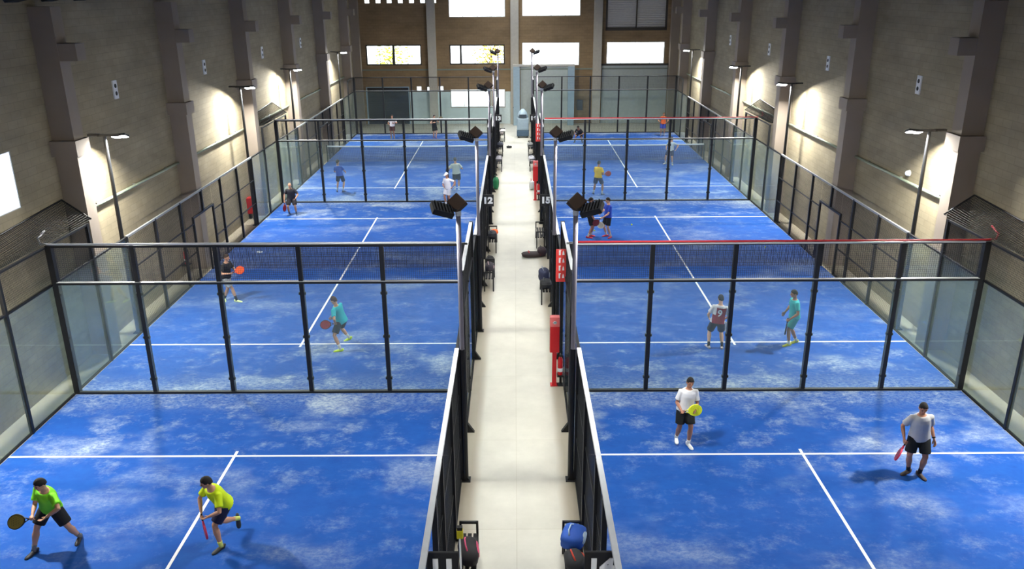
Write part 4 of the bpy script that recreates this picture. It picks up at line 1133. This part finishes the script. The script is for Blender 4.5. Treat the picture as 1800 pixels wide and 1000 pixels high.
# 7 maroon football shirt seen from behind, court 15
ax = V((0.35, 0.25, -0.9))
_, g = person('person from behind in a maroon and white shirt numbered 9 on court 15', 1.74, (0.12, 1), (5.69, 21.50, 0.85), (5.74, 21.52, 1.36), (-0.1, 1, -0.1),
    [(5.87, 21.48, 0, (0.2, 0.9), 0), (5.50, 21.54, 0, (-0.2, 0.9), 0)], [(5.96, 21.72, 0.84), (5.50, 21.76, 0.86)], (138, 26, 58), (28, 32, 56), (206, 190, 186), (30, 34, 48),
    grips=(ax, None), skin='c', hair=(24, 26, 36), two_tone=(216, 214, 222), number='9', sock_h=0.2, bulk=1.05)
racket(g[0], ax, V((0.4, -1, 0)), 'white racket hanging from the hand of the maroon shirted player', (226, 228, 230), (206, 208, 212))
# 8 teal outfit in profile, court 15
ax = V((-0.1, -0.1, -0.95))
_, g = person('person standing side-on in a teal shirt and teal shorts on court 15', 1.76, (-1, -0.12), (7.93, 21.76, 0.91), (7.88, 21.75, 1.41), (-1, -0.1, -0.15),
    [(8.10, 21.88, 0, (-0.85, -0.3), 0), (7.82, 21.66, 0, (-0.95, -0.3), 0)], [(7.74, 22.0, 0.92), (7.74, 21.52, 0.90)], (54, 176, 178), (40, 146, 148), (196, 200, 60), (226, 222, 206),
    grips=(None, ax), skin='b', elbows=(None, (0.7, -0.6, 0)), sock_h=0.08, long_shirt=0.04)
racket(g[1], ax, V((-1, 0.4, 0)), 'dark racket hanging from the hand of the teal dressed player', (52, 62, 66), (32, 36, 40))
# 9, 10 two players talking on court 15
ax = V((0.75, -0.1, -0.6))
_, g = person('person in a black sleeveless top talking to the blue shirted player on court 15', 1.76, (1, -0.15), (3.07, 32.72, 0.91), (3.06, 32.70, 1.41), (1, -0.1, -0.1),
    [(3.0, 32.60, 0, (0.9, -0.2), 0), (3.12, 32.82, 0, (1, 0.1), 0)], [(3.22, 32.50, 0.82), (3.2, 32.95, 0.85)], (24, 24, 28), (20, 20, 26), (196, 40, 60), (200, 190, 180),
    grips=(ax, None), skin='b', sleeveless=True, voxel=0.016)
racket(g[0], ax, V((0.1, -1, 0.3)), 'pale racket held low by the player in the black sleeveless top', (206, 196, 176), (226, 222, 214))
ax = V((-0.7, -0.1, -0.65))
_, g = person('person in a royal blue T-shirt and black shorts facing a team mate on court 15', 1.76, (-0.9, -0.4), (3.80, 32.70, 0.91), (3.81, 32.70, 1.41), (-0.95, -0.2, -0.15),
    [(3.78, 32.84, 0, (-0.9, -0.3), 0), (3.93, 32.62, 0, (-0.6, -0.8), 0)], [(3.52, 32.86, 1.0), (3.58, 32.48, 0.92)], (34, 66, 176), (24, 26, 34), (190, 44, 60), (210, 200, 196),
    grips=(None, ax), skin='c', voxel=0.016, elbows=(None, (0.8, -0.3, -0.2)))
racket(g[1], ax, V((0.2, -1, 0.2)), 'dark red racket held by the royal blue shirted player', (110, 26, 40), (70, 24, 34))
# 11 bald player in charcoal, court 12 far corner
ax = V((-0.08, -0.12, -0.95))
_, g = person('bald person in a charcoal shirt and dark shorts in the far corner of court 12', 1.68, (0.1, -1), (-10.18, 36.60, 0.82), (-10.16, 36.46, 1.28), (-0.05, -0.95, -0.25),
    [(-10.33, 36.55, 0, (-0.3, -0.9), 0), (-10.02, 36.60, 0, (0.4, -0.9), 0)], [(-10.46, 36.38, 0.74), (-9.92, 36.36, 0.86)], (54, 52, 58), (34, 30, 36), (60, 84, 120), (90, 100, 120),
    grips=(ax, None), skin='a', bald=True, voxel=0.016, bulk=1.08)
racket(g[0], ax, V((1, -0.3, 0)), 'red gripped racket hanging from the hand of the bald player', (150, 34, 48), (120, 30, 40))
# 12 blue shirt seen from behind, court 13
person('person from behind in a blue shirt and navy shorts on court 13', 1.74, (0.3, 0.95), (-8.86, 41.05, 0.90), (-8.92, 41.02, 1.40), (0.5, 0.9, -0.1),
    [(-8.74, 41.05, 0, (0.5, 0.8), 0), (-9.06, 41.1, 0, (-0.4, 0.9), 0)], [(-8.62, 41.30, 0.98), (-8.98, 41.34, 0.95)], (40, 84, 176), (22, 32, 66), (48, 66, 108), (160, 170, 190), skin='a', hair=(40, 32, 30), voxel=0.018)
# 13 pale grey shirt from behind, court 13
person('person from behind in a pale grey shirt and dark shorts on court 13', 1.76, (0.05, 1), (-2.98, 41.32, 0.91), (-3.02, 41.30, 1.41), (0, 1, -0.05),
    [(-2.88, 41.32, 0, (0.2, 0.9), 0), (-3.08, 41.36, 0, (-0.2, 0.9), 0)], [(-2.80, 41.52, 1.12), (-3.24, 41.5, 1.12)], (198, 204, 196), (34, 44, 62), (206, 216, 228), (180, 190, 200), skin='a', hair=(50, 46, 44), voxel=0.018, bulk=1.1)
# 14 white cap and shirt, court 12 back
person('person in a white cap and white shirt close to the back glass of court 12', 1.68, (-0.5, -0.85), (-3.18, 38.2, 0.86), (-3.20, 38.16, 1.35), (-0.5, -0.8, -0.15),
    [(-3.28, 38.16, 0, (-0.5, -0.8), 0), (-3.08, 38.26, 0, (-0.2, -0.9), 0)], [(-3.36, 37.98, 0.98), (-2.92, 37.98, 0.98)], (228, 226, 232), (206, 206, 214), (226, 226, 230), (220, 220, 224), skin='b', hair=(60, 44, 38), cap=(240, 240, 242), voxel=0.016, two_tone=(232, 230, 236))
# 15 yellow shirt, court 16
ax = V((0.9, 0.15, 0.05))
_, g = person('person in an amber yellow shirt and navy shorts on court 16', 1.78, (0.55, 0.8), (4.12, 40.2, 0.91), (4.13, 40.22, 1.41), (0.6, 0.75, -0.1),
    [(4.33, 40.14, 0, (0.7, 0.6), 0), (3.92, 40.28, 0, (-0.2, 0.95), 0)], [(4.36, 40.28, 1.0), (4.2, 40.52, 1.0)], (226, 184, 44), (26, 40, 76), (90, 110, 150), (190, 196, 210),
    grips=(ax, None), skin='b', hair=(36, 40, 56), voxel=0.018, bulk=1.06)
racket(g[0], ax, V((0.2, -1, 0.2)), 'dull red racket held out by the amber yellow shirted player', (158, 52, 70), (140, 50, 66))
# 16 grey shirt stepping, court 16 near the net
person('person stepping in a pale grey shirt and navy shorts near the net of court 16', 1.74, (-0.6, -0.8), (9.02, 47.5, 0.88), (9.04, 47.44, 1.37), (-0.4, -0.9, -0.1),
    [(8.78, 47.62, 0.02, (-0.7, -0.5), 0), (9.14, 47.42, 0, (0, -0.95), 0)], [(8.72, 47.3, 0.98), (9.30, 47.24, 0.98)], (178, 190, 196), (30, 40, 70), (190, 196, 190), (190, 196, 200), skin='a', hair=(40, 38, 44), voxel=0.018)
# 17-19 players at the far glass
person('person in a white shirt and dark red shorts by the far wall of court 13', 1.72, (-0.2, -1), (-8.42, 57.0, 0.89), (-8.40, 56.96, 1.39), (0.3, -0.9, -0.1),
    [(-8.52, 57.0, 0, (-0.2, -0.9), 0), (-8.33, 57.0, 0, (0.2, -0.9), 0)], [(-8.62, 56.8, 1.0), (-8.25, 56.76, 1.1)], (228, 222, 222), (66, 34, 36), (130, 116, 92), (180, 150, 120), skin='b', hair=(30, 26, 26), voxel=0.02)
ax = V((0.6, 0.1, 0.6))
_, g = person('person in a black top holding a racket up by the far wall of court 13', 1.66, (0.6, -0.8), (-5.53, 57.0, 0.86), (-5.53, 56.96, 1.35), (0.5, -0.8, 0),
    [(-5.62, 57.04, 0, (0.2, -0.9), 0), (-5.44, 56.96, 0, (0.6, -0.8), 0)], [(-5.56, 56.66, 1.12), (-5.24, 56.84, 1.15)], (26, 28, 32), (22, 26, 28), (126, 92, 120), (190, 150, 150), grips=(None, ax), skin='c', hair=(36, 34, 46), sleeveless=True, voxel=0.02)
racket(g[1], ax, V((0, -1, 0.2)), 'khaki racket raised by the black topped player at the far wall of court 13', (120, 112, 84), (90, 84, 66))
person('person in an orange shirt and blue shorts by the far wall of court 16', 1.72, (-0.1, -1), (10.26, 57.4, 0.88), (10.27, 57.36, 1.38), (0, -0.95, -0.1),
    [(10.14, 57.4, 0, (-0.2, -0.9), 0), (10.36, 57.4, 0, (0.2, -0.9), 0)], [(10.0, 57.24, 0.98), (10.5, 57.24, 0.98)], (206, 92, 40), (40, 56, 136), (110, 120, 150), (180, 180, 190), skin='b', hair=(70, 60, 44), voxel=0.02)
person('person in dark clothes bending forward on court 16 beside the aisle fence', 1.70, (-0.5, -0.85), (4.36, 55.1, 0.66), (4.22, 54.72, 0.93), (-0.4, -0.8, -0.4),
    [(4.0, 55.0, 0, (-0.4, -0.9), 0), (4.5, 55.05, 0, (0.1, -0.95), 0)], [(3.98, 54.55, 0.62), (4.36, 54.5, 0.6)], (30, 26, 36), (28, 24, 30), (44, 40, 46), (60, 56, 60), skin='b', hair=(28, 24, 26), voxel=0.02)

# ------------------------------------------------------------------ outside: two trees beyond the far windows
def tree(x, y, h, label, rgb, seed):
    rnd = random.Random(seed)
    r = thing('tree', label, 'tree', (x, y, 0), 'trees outside the far windows')
    m = MB(); m.tube([(0, 0, 0), (0.1, 0, h * 0.4), (0.0, 0.1, h * 0.8)], [0.2, 0.15, 0.06], 8)
    for k in range(5):
        a = k * 1.3; m.tube([(0, 0, h * (0.4 + 0.08 * k)), (math.cos(a) * 0.9, math.sin(a) * 0.9, h * (0.55 + 0.08 * k))], [0.07, 0.03], 6)
    m.build('trunk', plain('bark', (96, 80, 62), 0.9), r)
    m = MB()
    for k in range(420):
        d = V((rnd.gauss(0, 1), rnd.gauss(0, 1), rnd.gauss(0, 1))).normalized() * rnd.uniform(0.3, 1)
        c = V((d.x * 1.7, d.y * 1.7, h * 0.75 + d.z * 1.9)); a = rnd.uniform(0, 6.28); R = Matrix.Rotation(a, 3, 'Z') @ Matrix.Rotation(rnd.uniform(-1, 1), 3, 'X')
        vs = [c + R @ V(q) for q in ((-0.16, 0, 0), (0, -0.1, 0.03), (0.2, 0, 0), (0, 0.1, 0.03))]
        m.add(vs, [(0, 1, 2, 3)])
    m.build('leaves', plain('leaf_%d_%d_%d' % rgb, rgb, 0.7, var=0.3), r)
tree(-10.1, 70.5, 6.0, 'yellow-green tree seen through the window above the dark roller door', (196, 204, 70), 3)
tree(-2.0, 72.5, 6.2, 'pale yellow tree seen through the window beside the aisle end', (212, 196, 90), 4)
struct(box('ground_outside', (-40, WE + 0.4, -0.35), (40, 120, -0.05), plain('pale_paving', (190, 188, 180), 0.9)))

# ------------------------------------------------------------------ light
w = bpy.data.worlds.new('overcast'); S.world = w; w.use_nodes = True
nt = w.node_tree; bg = nt.nodes['Background']
gr = nt.nodes.new('ShaderNodeTexGradient'); tcw = nt.nodes.new('ShaderNodeTexCoord'); sx = nt.nodes.new('ShaderNodeSeparateXYZ')
cr = nt.nodes.new('ShaderNodeValToRGB')
cr.color_ramp.elements[0].color = (0.93, 0.95, 1, 1); cr.color_ramp.elements[1].color = (0.80, 0.89, 1, 1)
nt.links.new(tcw.outputs['Generated'], sx.inputs[0]); nt.links.new(sx.outputs[2], cr.inputs[0]); nt.links.new(cr.outputs[0], bg.inputs['Color'])
bg.inputs['Strength'].default_value = 10.0

# fill lights added under the ridge, stronger towards the far end
xm = (WL + WR) / 2
for y, en in ((16, 130), (30, 300), (44, 500), (58, 700)):
    ld = bpy.data.lights.new('ridge_fill_light', 'AREA'); ld.shape = 'RECTANGLE'; ld.size = 1.7; ld.size_y = 13.5; ld.energy = en; ld.color = (0.94, 0.97, 1.0); ld.spread = math.radians(120)
    o = bpy.data.objects.new('ridge_fill_light', ld); COL.objects.link(o); o.location = (xm, y, 12.17)

# ------------------------------------------------------------------ camera
cam = bpy.data.cameras.new('camera'); co = bpy.data.objects.new('camera', cam); COL.objects.link(co)
pit, yaw, rol, fpx = math.radians(19.744), math.radians(-0.258), math.radians(-0.372), 1447.6
F = V((math.sin(yaw) * math.cos(pit), math.cos(yaw) * math.cos(pit), -math.sin(pit)))
R_ = V((math.cos(yaw), -math.sin(yaw), 0)); U_ = R_.cross(F)
R2 = R_ * math.cos(rol) + U_ * math.sin(rol); U2 = -R_ * math.sin(rol) + U_ * math.cos(rol)
co.matrix_world = Matrix(((R2.x, U2.x, -F.x, 0), (R2.y, U2.y, -F.y, 0), (R2.z, U2.z, -F.z, 9.693), (0, 0, 0, 1)))
cam.sensor_fit = 'HORIZONTAL'; cam.sensor_width = 36.0; cam.lens = fpx / 1800 * 36.0; cam.clip_start = 0.1; cam.clip_end = 300
S.camera = co
S.view_settings.view_transform = 'Standard'
try: S.view_settings.look = 'None'
except Exception: pass
S.view_settings.exposure = -0.35; S.view_settings.gamma = 1.0; S.view_settings.use_curve_mapping = False
S.cycles.transparent_max_bounces = 40
